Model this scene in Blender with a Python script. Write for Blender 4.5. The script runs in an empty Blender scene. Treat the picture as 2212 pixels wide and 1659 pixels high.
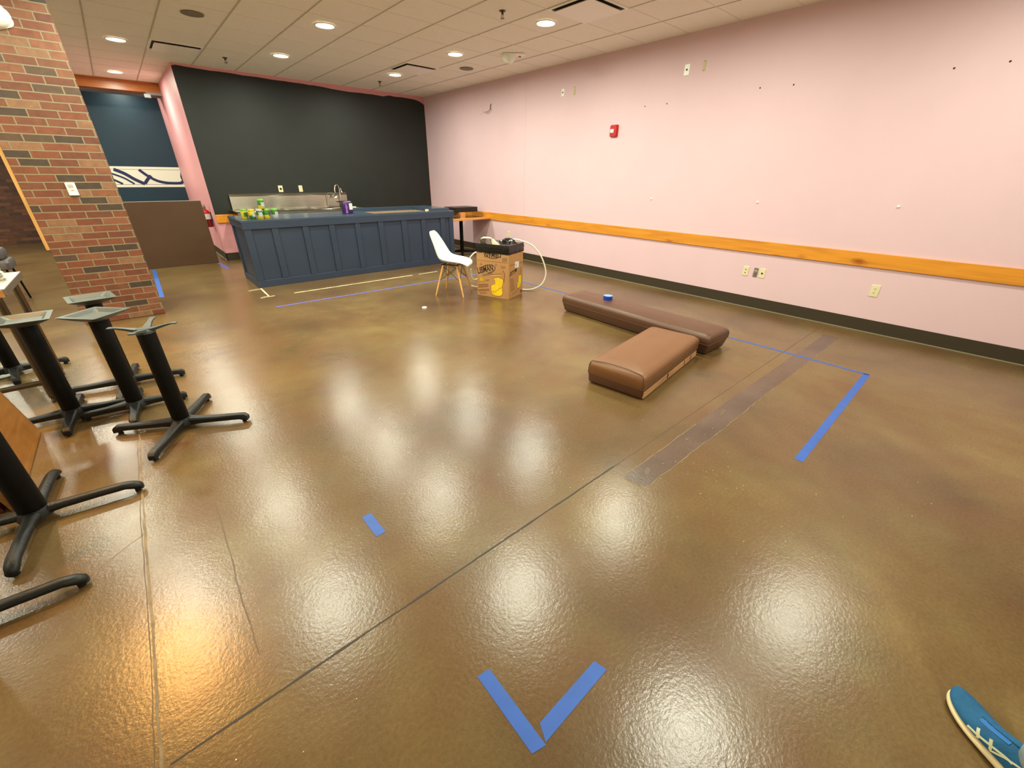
import bpy, bmesh, math, random
from mathutils import Vector, Matrix
random.seed(7)
C = bpy.context.scene.collection
PI = math.pi
XR, YB, ZC = 5.76, 9.65, 3.05          # right wall, black wall, ceiling

# ------------------------------------------------------------------ materials
def lin(c):
    return tuple((v/255/12.92 if v/255 <= .04045 else ((v/255+.055)/1.055)**2.4) for v in c)
def mat(name, rgb, rough=.5, metal=0., spec=.5, emit=None, estr=0., trans=0., noise=None, bump=None, coat=0., alpha=1., ior=1.45):
    """noise=(scale, amount, stretch) varies the colour; bump=(scale, strength, stretch)"""
    m = bpy.data.materials.new(name); m.use_nodes = True
    nt = m.node_tree; b = nt.nodes['Principled BSDF']
    col = (*lin(rgb), 1)
    b.inputs['Base Color'].default_value = col
    b.inputs['Roughness'].default_value = rough
    b.inputs['Metallic'].default_value = metal
    b.inputs['Specular IOR Level'].default_value = spec
    b.inputs['IOR'].default_value = ior
    b.inputs['Transmission Weight'].default_value = trans
    b.inputs['Coat Weight'].default_value = coat
    b.inputs['Alpha'].default_value = alpha
    if emit:
        b.inputs['Emission Color'].default_value = (*lin(emit), 1); b.inputs['Emission Strength'].default_value = estr
    if noise or bump:
        tc = nt.nodes.new('ShaderNodeTexCoord')
        def tex(scale, st, det=4):
            mp = nt.nodes.new('ShaderNodeMapping'); mp.inputs['Scale'].default_value = st
            nt.links.new(tc.outputs['Object'], mp.inputs['Vector'])
            n = nt.nodes.new('ShaderNodeTexNoise'); n.inputs['Scale'].default_value = scale; n.inputs['Detail'].default_value = det
            nt.links.new(mp.outputs['Vector'], n.inputs['Vector']); return n
        if noise:
            n = tex(noise[0], noise[2] if len(noise) > 2 else (1, 1, 1))
            r = nt.nodes.new('ShaderNodeValToRGB'); a = noise[1]
            r.color_ramp.elements[0].position = .3; r.color_ramp.elements[1].position = .7
            r.color_ramp.elements[0].color = (*[v*(1-a) for v in col[:3]], 1)
            r.color_ramp.elements[1].color = (*[min(1, v*(1+a)) for v in col[:3]], 1)
            nt.links.new(n.outputs['Fac'], r.inputs['Fac']); nt.links.new(r.outputs['Color'], b.inputs['Base Color'])
        if bump:
            n = tex(bump[0], bump[2] if len(bump) > 2 else (1, 1, 1), 3)
            bp = nt.nodes.new('ShaderNodeBump'); bp.inputs['Strength'].default_value = bump[1]; bp.inputs['Distance'].default_value = .01
            nt.links.new(n.outputs['Fac'], bp.inputs['Height']); nt.links.new(bp.outputs['Normal'], b.inputs['Normal'])
    return m

def concrete(name, ca, cb, cc, rough):
    m = bpy.data.materials.new(name); m.use_nodes = True
    nt = m.node_tree; L = nt.links; N = nt.nodes; b = N['Principled BSDF']
    g = N.new('ShaderNodeNewGeometry')
    def noise(scale, det, rgh=.55, dist=0.):
        n = N.new('ShaderNodeTexNoise'); n.inputs['Scale'].default_value = scale; n.inputs['Detail'].default_value = det
        n.inputs['Roughness'].default_value = rgh; n.inputs['Distortion'].default_value = dist
        L.new(g.outputs['Position'], n.inputs['Vector']); return n
    def ramp(src, p0, c0, p1, c1):
        r = N.new('ShaderNodeValToRGB'); e = r.color_ramp.elements
        e[0].position, e[1].position = p0, p1; e[0].color = (*c0, 1); e[1].color = (*c1, 1)
        L.new(src, r.inputs['Fac']); return r
    n1 = noise(.8, 5, .55, .3); r1 = ramp(n1.outputs['Fac'], .25, lin(ca), .75, lin(cb))
    n2 = noise(3.2, 5, .5, .2); r2 = ramp(n2.outputs['Fac'], .25, (0, 0, 0), .8, (1, 1, 1))
    mx = N.new('ShaderNodeMix'); mx.data_type = 'RGBA'; mx.blend_type = 'MIX'
    mu = N.new('ShaderNodeMath'); mu.operation = 'MULTIPLY'; mu.inputs[1].default_value = .7
    L.new(r2.outputs['Color'], mu.inputs[0]); L.new(mu.outputs[0], mx.inputs['Factor'])
    L.new(r1.outputs['Color'], mx.inputs['A']); mx.inputs['B'].default_value = (*lin(cc), 1)
    n3 = noise(70, 3, .6); r3 = ramp(n3.outputs['Fac'], .3, (.86, .86, .86), .7, (1.1, 1.1, 1.1))
    m2 = N.new('ShaderNodeMix'); m2.data_type = 'RGBA'; m2.blend_type = 'MULTIPLY'; m2.inputs['Factor'].default_value = 1
    L.new(mx.outputs['Result'], m2.inputs['A']); L.new(r3.outputs['Color'], m2.inputs['B'])
    L.new(m2.outputs['Result'], b.inputs['Base Color'])
    n4 = noise(2.2, 5, .6, .3); rr = ramp(n4.outputs['Fac'], .2, (rough,)*3, .9, (rough+.05,)*3)
    L.new(rr.outputs['Color'], b.inputs['Roughness'])
    bp = N.new('ShaderNodeBump'); bp.inputs['Strength'].default_value = .2; bp.inputs['Distance'].default_value = .004
    nb = noise(75, 4, .6); L.new(nb.outputs['Fac'], bp.inputs['Height'])
    bp2 = N.new('ShaderNodeBump'); bp2.inputs['Strength'].default_value = .07; bp2.inputs['Distance'].default_value = .03
    nb2 = noise(3.2, 3, .5); L.new(nb2.outputs['Fac'], bp2.inputs['Height'])
    L.new(bp2.outputs['Normal'], bp.inputs['Normal']); L.new(bp.outputs['Normal'], b.inputs['Normal'])
    b.inputs['Specular IOR Level'].default_value = .58
    return m

def brick(name, cols, mortar, uoff=0.):
    m = bpy.data.materials.new(name); m.use_nodes = True
    nt = m.node_tree; L = nt.links; N = nt.nodes; b = N['Principled BSDF']
    g = N.new('ShaderNodeNewGeometry'); sp = N.new('ShaderNodeSeparateXYZ'); L.new(g.outputs['Position'], sp.inputs[0])
    ad = N.new('ShaderNodeMath'); L.new(sp.outputs['X'], ad.inputs[0]); L.new(sp.outputs['Y'], ad.inputs[1])
    a2 = N.new('ShaderNodeMath'); L.new(ad.outputs[0], a2.inputs[0]); a2.inputs[1].default_value = uoff
    cb = N.new('ShaderNodeCombineXYZ'); L.new(a2.outputs[0], cb.inputs['X']); L.new(sp.outputs['Z'], cb.inputs['Y'])
    wn = N.new('ShaderNodeTexNoise'); wn.inputs['Scale'].default_value = 9; L.new(cb.outputs[0], wn.inputs['Vector'])
    ws = N.new('ShaderNodeVectorMath'); ws.operation = 'SCALE'; ws.inputs['Scale'].default_value = .006; L.new(wn.outputs['Color'], ws.inputs[0])
    wa = N.new('ShaderNodeVectorMath'); L.new(cb.outputs[0], wa.inputs[0]); L.new(ws.outputs[0], wa.inputs[1])
    t = N.new('ShaderNodeTexBrick'); L.new(wa.outputs[0], t.inputs['Vector'])
    t.inputs['Color1'].default_value = (0, 0, 0, 1); t.inputs['Color2'].default_value = (1, 1, 1, 1); t.inputs['Mortar'].default_value = (0, 0, 0, 1)
    t.inputs['Scale'].default_value = 1; t.inputs['Mortar Size'].default_value = .0052; t.inputs['Mortar Smooth'].default_value = .12
    t.inputs['Brick Width'].default_value = .2032; t.inputs['Row Height'].default_value = .0667
    r = N.new('ShaderNodeValToRGB'); r.color_ramp.interpolation = 'CONSTANT'
    e = r.color_ramp.elements
    while len(e) < len(cols): e.new(.5)
    for i, (p, c) in enumerate(cols): e[i].position = p; e[i].color = (*lin(c), 1)
    L.new(t.outputs['Color'], r.inputs['Fac'])
    # rough chipped patches and grain on single bricks
    n = N.new('ShaderNodeTexNoise'); n.inputs['Scale'].default_value = 16; n.inputs['Detail'].default_value = 7; n.inputs['Distortion'].default_value = .8
    L.new(cb.outputs[0], n.inputs['Vector'])
    rn = N.new('ShaderNodeValToRGB'); rn.color_ramp.elements[0].position = .25; rn.color_ramp.elements[0].color = (.74, .72, .7, 1)
    rn.color_ramp.elements[1].position = .75; rn.color_ramp.elements[1].color = (1.2, 1.18, 1.14, 1); L.new(n.outputs['Fac'], rn.inputs['Fac'])
    mm = N.new('ShaderNodeMix'); mm.data_type = 'RGBA'; mm.blend_type = 'MULTIPLY'; mm.inputs['Factor'].default_value = .85
    L.new(r.outputs['Color'], mm.inputs['A']); L.new(rn.outputs['Color'], mm.inputs['B'])
    mo = N.new('ShaderNodeMix'); mo.data_type = 'RGBA'
    L.new(t.outputs['Fac'], mo.inputs['Factor']); L.new(mm.outputs['Result'], mo.inputs['A']); mo.inputs['B'].default_value = (*lin(mortar), 1)
    L.new(mo.outputs['Result'], b.inputs['Base Color'])
    iv = N.new('ShaderNodeMath'); iv.operation = 'SUBTRACT'; iv.inputs[0].default_value = 1; L.new(t.outputs['Fac'], iv.inputs[1])
    hs = N.new('ShaderNodeMath'); hs.operation = 'MULTIPLY_ADD'; hs.inputs[1].default_value = .35; L.new(n.outputs['Fac'], hs.inputs[0]); L.new(iv.outputs[0], hs.inputs[2])
    bp = N.new('ShaderNodeBump'); bp.inputs['Strength'].default_value = .8; bp.inputs['Distance'].default_value = .008
    L.new(hs.outputs[0], bp.inputs['Height']); L.new(bp.outputs['Normal'], b.inputs['Normal'])
    b.inputs['Roughness'].default_value = .62
    return m

def wood(name, base, dark, axis, rough=.35, knots=True, scale=1.):
    m = bpy.data.materials.new(name); m.use_nodes = True
    nt = m.node_tree; L = nt.links; N = nt.nodes; b = N['Principled BSDF']
    tc = N.new('ShaderNodeTexCoord'); mp = N.new('ShaderNodeMapping')
    s = [14*scale]*3; s[axis] = 1.1*scale; mp.inputs['Scale'].default_value = s
    L.new(tc.outputs['Object'], mp.inputs['Vector'])
    n = N.new('ShaderNodeTexNoise'); n.inputs['Scale'].default_value = 1.6; n.inputs['Detail'].default_value = 6; n.inputs['Distortion'].default_value = 1.2
    L.new(mp.outputs['Vector'], n.inputs['Vector'])
    r = N.new('ShaderNodeValToRGB'); e = r.color_ramp.elements
    e[0].position = .32; e[1].position = .6
    e[0].color = (*[.55*u+.45*v for u, v in zip(lin(base), lin(dark))], 1); e[1].color = (*lin(base), 1)
    L.new(n.outputs['Fac'], r.inputs['Fac'])
    out = r.outputs['Color']
    if knots:
        mp2 = N.new('ShaderNodeMapping'); s2 = [7*scale]*3; s2[axis] = 3.2*scale; mp2.inputs['Scale'].default_value = s2
        L.new(tc.outputs['Object'], mp2.inputs['Vector'])
        v = N.new('ShaderNodeTexVoronoi'); v.inputs['Scale'].default_value = .9; L.new(mp2.outputs['Vector'], v.inputs['Vector'])
        n2 = N.new('ShaderNodeTexNoise'); n2.inputs['Scale'].default_value = 3; L.new(mp2.outputs['Vector'], n2.inputs['Vector'])
        ad = N.new('ShaderNodeMath'); ad.operation = 'MULTIPLY_ADD'; ad.inputs[1].default_value = .22; L.new(n2.outputs['Fac'], ad.inputs[0]); L.new(v.outputs['Distance'], ad.inputs[2])
        rk = N.new('ShaderNodeValToRGB'); ek = rk.color_ramp.elements; ek[0].position = .15; ek[1].position = .27
        ek[0].color = (*lin(dark), 1); ek[1].color = (1, 1, 1, 1); L.new(ad.outputs[0], rk.inputs['Fac'])
        mx = N.new('ShaderNodeMix'); mx.data_type = 'RGBA'; mx.blend_type = 'MULTIPLY'; mx.inputs['Factor'].default_value = .75
        L.new(out, mx.inputs['A']); L.new(rk.outputs['Color'], mx.inputs['B']); out = mx.outputs['Result']
    L.new(out, b.inputs['Base Color']); b.inputs['Roughness'].default_value = rough
    return m

M = {}
M['floor'] = concrete('stained_concrete', (66, 48, 28), (134, 116, 72), (104, 70, 42), .215)
M['patch'] = concrete('patched_concrete', (74, 58, 46), (88, 70, 58), (112, 94, 80), .215)
M['joint'] = mat('saw_cut_dark', (52, 46, 36), .6)
M['crack'] = mat('faint_crack', (84, 66, 42), .5)
M['joint_pale'] = mat('joint_filler_pale', (124, 106, 74), .5, noise=(18, .35))
M['residue'] = mat('pale_adhesive', (232, 222, 176), .6, noise=(30, .15))
M['smear'] = mat('pale_smear', (158, 142, 100), .5, noise=(20, .3))
M['smear2'] = mat('faint_smear', (104, 86, 68), .4)
M['fleck'] = mat('paint_fleck', (222, 206, 160), .6)
M['tile'] = mat('ceiling_tile', (246, 241, 228), .9, noise=(140, .07), bump=(160, .25))
M['tbar'] = mat('ceiling_grid_metal', (196, 189, 170), .7)
M['tbar_x'] = mat('ceiling_cross_tee', (236, 230, 214), .7)
M['white_wall'] = mat('bounce_white_wall', (244, 236, 222), .6)  # pale tone of the unseen walls, chosen to bounce light to the ceiling
M['pink'] = mat('pale_pink_paint', (222, 192, 199), .55, noise=(2.5, .015), bump=(130, .06))
M['pink2'] = mat('strong_pink_paint', (224, 158, 163), .5, bump=(130, .06))
M['seam'] = mat('wall_seam', (206, 176, 182), .8)
M['hole'] = mat('screw_hole_dark', (60, 40, 34), .9)
M['black'] = mat('black_green_paint', (29, 34, 31), .5, noise=(3, .12), bump=(120, .08))
M['navy'] = mat('blue_wall_paint', (20, 50, 66), .5, noise=(2, .05))
M['mural_white'] = mat('mural_white', (226, 230, 212), .5)
M['mural_navy'] = mat('mural_navy', (30, 40, 86), .5)
M['base'] = mat('dark_rubber_base', (58, 50, 36), .45)
M['caulk'] = mat('pale_caulk_line', (140, 136, 112), .5)
M['rail'] = wood('amber_pine_rail', (224, 150, 48), (160, 92, 26), 1, scale=.6)
M['railx'] = wood('amber_pine_rail_short', (232, 152, 42), (150, 80, 20), 0)
M['beam'] = wood('stained_beam', (188, 114, 46), (126, 70, 24), 0, knots=False)
M['soffit'] = mat('grey_soffit', (120, 122, 124), .7)
M['stud'] = wood('raw_pine', (246, 206, 128), (150, 96, 44), 2, .55)
BR = [(0, (114, 68, 47)), (.2, (100, 61, 44)), (.36, (122, 80, 57)), (.5, (80, 65, 52)), (.6, (108, 69, 50)), (.72, (64, 55, 47)), (.84, (128, 96, 71)), (.93, (106, 62, 44))]
M['brick'] = brick('red_brick', BR, (130, 123, 98), .06)
M['brick_far'] = brick('dimmed_brick', [(0, (100, 58, 40)), (.3, (86, 50, 36)), (.6, (112, 70, 48)), (.8, (70, 46, 36))], (84, 64, 48))  # the column's brick made darker, dimness of the far wall in its colours
M['counter'] = mat('slate_blue_paint', (47, 60, 79), .36, noise=(2.5, .06), bump=(60, .05))
M['counter_top'] = mat('slate_blue_gloss_top', (58, 74, 92), .2, noise=(3, .08))
M['tan'] = wood('unpainted_ply', (176, 150, 118), (110, 84, 60), 0, .6, knots=False)
M['steel'] = mat('brushed_steel', (200, 197, 182), .17, metal=1., noise=(3, .06, (1, 1, 12)))
_b = M['steel'].node_tree.nodes['Principled BSDF']; _b.inputs['Anisotropic'].default_value = .95; _b.inputs['Anisotropic Rotation'].default_value = .25
M['steel_leg'] = mat('steel_with_floor_reflection', (112, 100, 82), .3, metal=1.)  # brown of the reflected floor put into the steel colour
M['steel_dull'] = mat('dull_steel', (172, 172, 160), .4, metal=1.)
M['chrome'] = mat('chrome', (226, 226, 222), .08, metal=1.)
M['iron'] = mat('black_cast_iron', (8, 8, 7), .55, spec=.2, bump=(90, .12))
M['iron_foot'] = mat('grey_black_cast_foot', (24, 26, 25), .45, spec=.4, bump=(90, .15))
M['iron_top'] = mat('grey_enamel_plate', (64, 75, 73), .45, noise=(8, .1))
M['rubber'] = mat('black_glide', (14, 14, 14), .6)
M['vinyl_dark'] = mat('dark_brown_vinyl', (90, 62, 44), .34, noise=(4, .06), bump=(220, .12))
M['vinyl_tan'] = mat('tan_brown_vinyl', (120, 82, 50), .36, noise=(3, .06), bump=(220, .12))
M['vinyl_band'] = mat('brown_vinyl_band', (92, 62, 44), .4, bump=(220, .12))
M['thread'] = mat('seam_thread', (112, 82, 60), .6)
M['frame_wood'] = wood('bench_frame_wood', (206, 156, 108), (120, 70, 40), 0, .6, knots=False)
M['tape'] = mat('blue_painters_tape', (48, 92, 176), .5, noise=(14, .06))
M['tape2'] = mat('violet_blue_tape', (86, 92, 176), .5)
M['tape_roll'] = mat('deep_blue_tape_roll', (28, 60, 168), .4)
M['tape_core'] = mat('pale_blue_roll_side', (120, 170, 214), .5)
M['white_plastic'] = mat('white_plastic', (242, 246, 236), .35)
M['chair_shell'] = mat('chair_white_plastic', (226, 234, 230), .38)
M['beech'] = wood('beech_dowel', (222, 170, 100), (160, 100, 50), 2, .45, knots=False)
M['wire'] = mat('black_wire', (26, 24, 22), .4, metal=.5)
M['card'] = mat('corrugated_card', (178, 134, 84), .75, noise=(5, .07))
M['card_dark'] = mat('card_edge', (150, 104, 58), .8)
M['ink'] = mat('black_ink', (40, 32, 30), .7)
M['ink_brown'] = mat('brown_ink', (122, 76, 44), .75)
M['ink_grey'] = mat('grey_green_ink', (112, 102, 74), .75)
M['yellow'] = mat('yellow_print', (232, 200, 30), .6, noise=(9, .12))
M['sticker'] = mat('white_sticker', (226, 226, 218), .5)
M['liner'] = mat('black_bin_liner', (9, 10, 9), .24, bump=(9, .35, (1, 1, 7)))
M['paper'] = mat('cream_paper', (226, 216, 176), .6, noise=(10, .08))
M['foil'] = mat('dark_paper_inside', (70, 60, 50), .6)
M['hose'] = mat('white_hose', (234, 230, 206), .4)
M['cream'] = mat('cream_plate', (224, 216, 176), .4)
M['almond'] = mat('yellowish_bracket', (196, 188, 134), .45)
M['slot'] = mat('dark_slot', (40, 38, 34), .6)
M['red'] = mat('fire_red', (186, 26, 24), .35)
M['red_dark'] = mat('dark_red', (124, 20, 24), .4)
M['label_white'] = mat('white_label', (214, 214, 206), .5)
M['label_pink'] = mat('washed_label', (206, 170, 166), .5)
M['led'] = mat('red_led', (255, 60, 50), .4, emit=(255, 50, 40), estr=3.)
M['strobe'] = mat('clear_strobe_lens', (226, 232, 232), .1, spec=.8)
M['green_lid'] = mat('green_lid', (104, 172, 60), .35)
M['green'] = mat('green_label', (46, 100, 36), .45)
M['lime'] = mat('yellow_label', (190, 172, 20), .45)
M['grey_label'] = mat('grey_label', (168, 176, 176), .4)
M['purple'] = mat('purple_pack', (46, 22, 74), .35)
M['lilac'] = mat('lilac_print', (142, 90, 178), .4)
M['board'] = mat('dark_brown_board', (80, 54, 32), .55, noise=(3, .08))
M['board_edge'] = mat('pale_board_edge', (176, 166, 146), .5)
M['boxblack'] = mat('black_metal_box', (24, 23, 22), .4)
M['acrylic'] = mat('clear_acrylic', (248, 250, 246), .04, trans=1., alpha=1., ior=1.15)
M['tabletop'] = wood('amber_tabletop', (158, 108, 52), (118, 74, 32), 1, .34, knots=False)
M['tabletop_shaded'] = wood('shaded_red_tabletop', (96, 46, 28), (56, 26, 16), 1, .4, knots=False)  # shade behind the amber slab put into this dark red
M['tabletop_light'] = wood('pale_orange_tabletop', (222, 156, 92), (160, 100, 50), 0, .35, knots=False)
M['greyvinyl'] = mat('grey_upholstery', (92, 88, 88), .5, bump=(160, .1))
M['shoe_blue'] = mat('blue_mesh_fabric', (24, 96, 142), .7, noise=(40, .12), bump=(420, .35))
M['shoe_bright'] = mat('bright_blue_overlay', (18, 108, 190), .55)
M['shoe_sole'] = mat('cream_foam_sole', (222, 206, 160), .6, noise=(12, .06))
M['shoe_out'] = mat('dark_outsole', (40, 32, 24), .7)
M['shoe_stripe'] = mat('pale_stripe', (206, 208, 172), .5)
M['denim'] = mat('pale_grey_denim', (132, 152, 158), .85, noise=(26, .16), bump=(300, .3))
M['shirt'] = mat('dark_shirt', (50, 54, 62), .8)
M['skin'] = mat('skin', (200, 150, 122), .55)
M['lamp'] = mat('lamp_lens', (255, 250, 235), .4, emit=(255, 246, 220), estr=14.)
M['lamp_warm'] = mat('warm_lamp_lens', (255, 190, 90), .4, emit=(255, 170, 70), estr=10.)
M['grille'] = mat('speaker_grille', (132, 126, 108), .7, bump=(300, .4))
M['vent_white'] = mat('vent_white', (252, 248, 240), .5)
M['vent_dark'] = mat('vent_dark', (66, 58, 50), .8)
M['sprink'] = mat('sprinkler_metal', (92, 76, 56), .35, metal=.8)
M['green_wire'] = mat('green_wire', (52, 96, 60), .5)
M['grey_wire'] = mat('grey_wire', (128, 122, 112), .5)
M['box_metal'] = mat('grey_box_plate', (150, 148, 136), .35, metal=.7)

# ------------------------------------------------------------------ mesh helpers
def box(bm, x0, x1, y0, y1, z0, z1, mx=None):
    v = [bm.verts.new(p) for p in ((x0,y0,z0),(x1,y0,z0),(x1,y1,z0),(x0,y1,z0),(x0,y0,z1),(x1,y0,z1),(x1,y1,z1),(x0,y1,z1))]
    if mx:
        for q in v: q.co = mx @ q.co
    for f in ((0,3,2,1),(4,5,6,7),(0,1,5,4),(1,2,6,5),(2,3,7,6),(3,0,4,7)): bm.faces.new([v[i] for i in f])
    return v
def BOX(*a, mx=None):
    bm = bmesh.new(); box(bm, *a, mx=mx); return bm
def loft(bm, rings, cap=True, closed=False):
    R = [[bm.verts.new(p) for p in r] for r in rings]; n = len(R[0])
    pairs = list(zip(R, R[1:])) + ([(R[-1], R[0])] if closed else [])
    for a, b in pairs:
        for i in range(n): bm.faces.new((a[i], a[(i+1) % n], b[(i+1) % n], b[i]))
    if cap and not closed:
        bm.faces.new(R[0][::-1]); bm.faces.new(R[-1])
    return R
def tube(bm, pts, r, n=10, closed=False):
    pts = [Vector(p) for p in pts]; k = len(pts); rs = r if isinstance(r, (list, tuple)) else [r]*k
    t0 = (pts[1]-pts[0]).normalized(); up = Vector((0, 0, 1)) if abs(t0.z) < .9 else Vector((1, 0, 0))
    u = t0.cross(up).normalized(); rings = []
    for i in range(k):
        if closed: t = (pts[(i+1) % k]-pts[i-1]).normalized()
        else: t = (pts[min(i+1, k-1)]-pts[max(i-1, 0)]).normalized()
        u = (u - t*u.dot(t)).normalized(); w = t.cross(u)
        rings.append([pts[i] + (u*math.cos(2*PI*j/n) + w*math.sin(2*PI*j/n))*rs[i] for j in range(n)])
    loft(bm, rings, closed=closed)
def smooth_pts(P, sub=6, closed=False):
    P = [Vector(p) for p in P]; out = []; n = len(P)
    for i in range(n if closed else n-1):
        p0 = P[i-1] if (i or closed) else P[0]; p1 = P[i]; p2 = P[(i+1) % n]; p3 = P[(i+2) % n] if (closed or i+2 < n) else P[-1]
        for s in range(sub):
            t = s/sub
            out.append(.5*((2*p1)+(p2-p0)*t+(2*p0-5*p1+4*p2-p3)*t*t+(3*p1-p0-3*p2+p3)*t**3))
    if not closed: out.append(P[-1])
    return out
def cyl(bm, p0, p1, r0, r1=None, n=24):
    r1 = r0 if r1 is None else r1
    p0, p1 = Vector(p0), Vector(p1); t = (p1-p0).normalized(); up = Vector((0, 0, 1)) if abs(t.z) < .9 else Vector((1, 0, 0))
    u = t.cross(up).normalized(); w = t.cross(u)
    loft(bm, [[p + (u*math.cos(2*PI*j/n)+w*math.sin(2*PI*j/n))*r for j in range(n)] for p, r in ((p0, r0), (p1, r1))])
def lathe(bm, prof, n=32, c=(0, 0, 0), cap=True):
    loft(bm, [[(c[0]+r*math.cos(2*PI*j/n), c[1]+r*math.sin(2*PI*j/n), c[2]+z) for j in range(n)] for r, z in prof], cap=cap)
def prism(bm, pts, z0, z1):
    n = len(pts); a = [bm.verts.new((x, y, z0)) for x, y in pts]; b = [bm.verts.new((x, y, z1)) for x, y in pts]
    bm.faces.new(a[::-1]); bm.faces.new(b)
    for i in range(n): bm.faces.new((a[i], a[(i+1) % n], b[(i+1) % n], b[i]))
def rrect(hx, hy, r, k=5):
    pts = []
    for cx, cy, a0 in ((hx-r, hy-r, 0), (-hx+r, hy-r, PI/2), (-hx+r, -hy+r, PI), (hx-r, -hy+r, 1.5*PI)):
        for i in range(k+1):
            a = a0 + PI/2*i/k; pts.append((cx+r*math.cos(a), cy+r*math.sin(a)))
    return pts
def obj(name, bm, m, parent=None, smooth=False, bevel=0., loc=(0, 0, 0), rotz=0., sub=0, seg=2):
    bmesh.ops.recalc_face_normals(bm, faces=bm.faces)
    me = bpy.data.meshes.new(name); bm.to_mesh(me); bm.free()
    o = bpy.data.objects.new(name, me); C.objects.link(o)
    for x in (m if isinstance(m, (list, tuple)) else [m]): me.materials.append(M[x] if isinstance(x, str) else x)
    o.location = loc; o.rotation_euler = (0, 0, rotz)
    if parent: o.parent = parent
    if bevel:
        b = o.modifiers.new('b', 'BEVEL'); b.width = bevel; b.segments = seg; b.limit_method = 'ANGLE'; b.angle_limit = .6
    if sub:
        s = o.modifiers.new('s', 'SUBSURF'); s.levels = sub; s.render_levels = sub
    if smooth:
        for p in me.polygons: p.use_smooth = True
        if not sub:
            try: me.set_sharp_from_angle(angle=.7)
            except Exception: pass
    return o
def thing(name, label, cat, loc=(0, 0, 0), rotz=0., group=None):
    o = bpy.data.objects.new(name, None); C.objects.link(o); o.empty_display_size = .1
    o.location = loc; o.rotation_euler = (0, 0, rotz); o['label'] = label; o['category'] = cat
    if group: o['group'] = group
    return o
def tag(o, label, cat, group=None, kind=None):
    o['label'] = label; o['category'] = cat
    if group: o['group'] = group
    if kind: o['kind'] = kind
    return o
def struct(name, bm, m, label=None, **k):
    o = obj(name, bm, m, **k); o['kind'] = 'structure'
    if label: o['label'] = label; o['category'] = name.split('_')[0]
    return o
def dup(root, loc, label, rotz=None):
    r = root.copy(); C.objects.link(r); r.location = loc; r['label'] = label
    if rotz is not None: r.rotation_euler = (0, 0, rotz)
    for ch in list(root.children):
        c = ch.copy(); C.objects.link(c); c.parent = r
        for g in ch.children:
            d = g.copy(); C.objects.link(d); d.parent = c
    return r
def ribbon(bm, pts, w, z0, z1, jit=0.):
    P = [Vector((p[0], p[1], 0)) for p in pts]
    if jit:
        Q = []
        for a, b in zip(P, P[1:]):
            n = max(2, int((b-a).length/.06))
            Q += [a.lerp(b, i/n) for i in range(n)]
        P = Q + [P[-1]]
    rings = []
    for i, p in enumerate(P):
        t = (P[min(i+1, len(P)-1)]-P[max(i-1, 0)]).normalized(); nr = Vector((-t.y, t.x, 0))
        o = nr*random.uniform(-jit, jit); ww = w*(1+random.uniform(-.35, .35)*(jit > 0))
        a, b = p+o+nr*ww/2, p+o-nr*ww/2
        rings.append([(a.x, a.y, z0), (b.x, b.y, z0), (b.x, b.y, z1), (a.x, a.y, z1)])
    loft(bm, rings)
def text_mesh(s, size, m, parent, name='lettering', shear=0., extrude=.0006, mx=Matrix(), align='LEFT', sx=1., bold=.012, width=None):
    cu = bpy.data.curves.new(name, 'FONT'); cu.body = s; cu.size = size; cu.shear = shear; cu.extrude = extrude; cu.align_x = align; cu.offset = size*bold
    t = bpy.data.objects.new(name, cu); C.objects.link(t)
    dg = bpy.context.evaluated_depsgraph_get(); me = bpy.data.meshes.new_from_object(t.evaluated_get(dg))
    bpy.data.objects.remove(t)
    if width: sx = width/max(v.co.x for v in me.vertices)
    me.name = name; me.transform(mx @ Matrix.Diagonal((sx, 1, 1, 1))); me.materials.clear(); me.materials.append(M[m])
    o = bpy.data.objects.new(name, me); C.objects.link(o); o.parent = parent
    return o

# ------------------------------------------------------------------ setting
XL, YN, YF = -4.6, -2.4, 14.8
floor = struct('floor', BOX(XL, XR+.1, YN, YF+.1, -.1, 0), 'floor')
def mark(name, pts, w, m, jit=0., z=.0006):
    bm = bmesh.new(); ribbon(bm, pts, w, 0, z, jit); o = obj(name, bm, m, floor); o['kind'] = 'structure'; return o
mark('saw_cut', [(-.36, 1.034), (1.70, 1.034)], .008, 'joint', .0012)
mark('saw_cut', [(1.70, 1.034), (3.2, 1.036)], .004, 'crack', .0008)
mark('saw_cut', [(3.2, 1.036), (5.62, 1.04)], .004, 'crack', .0012)
for px_, py_, pl_ in ((2.75, .89, .10), (3.45, .88, .05), (1.78, .87, .06)): mark('pale_smear', [(px_, py_), (px_+pl_, py_+random.uniform(-.03, .03))], .022, 'smear2', .006, .0011)
mark('joint_line', [(-.40, .2), (-.372, 1.45), (-.366, 2.34), (-.35, 3.3)], .009, 'joint_pale', .003)
mark('joint_line', [(-.412, .2), (-.384, 1.45), (-.378, 2.34), (-.36, 3.3)], .003, 'crack', .002)
mark('crack', [(-.10, 1.2), (-.101, 1.45), (-.092, 1.8), (-.086, 2.13)], .004, 'crack', .003)
mark('crack', [(-.70, 1.92), (-.37, 2.14)], .004, 'joint_pale', .003)
bm = bmesh.new(); prism(bm, [(1.675, .812), (2.6, .805), (3.4, .81), (4.8, .80), (5.3, .80), (5.3, .94), (4.2, .945), (3.0, .955), (2.2, .945), (1.66, .94)], 0, .0005)
o = obj('trench_patch', bm, 'patch', floor); o['kind'] = 'structure'; o['label'] = 'grey brown filled trench strip'
for a in ([(1.67, .812), (2.6, .803), (3.5, .808)], [(4.0, .80), (5.2, .80)], [(1.67, .945), (2.2, .948), (2.5, .951)], [(4.5, .944), (5.2, .94)], [(1.665, .81), (1.655, .945)]):
    mark('trench_edge', a, .005, 'joint_pale', .004, .0008)
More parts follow.
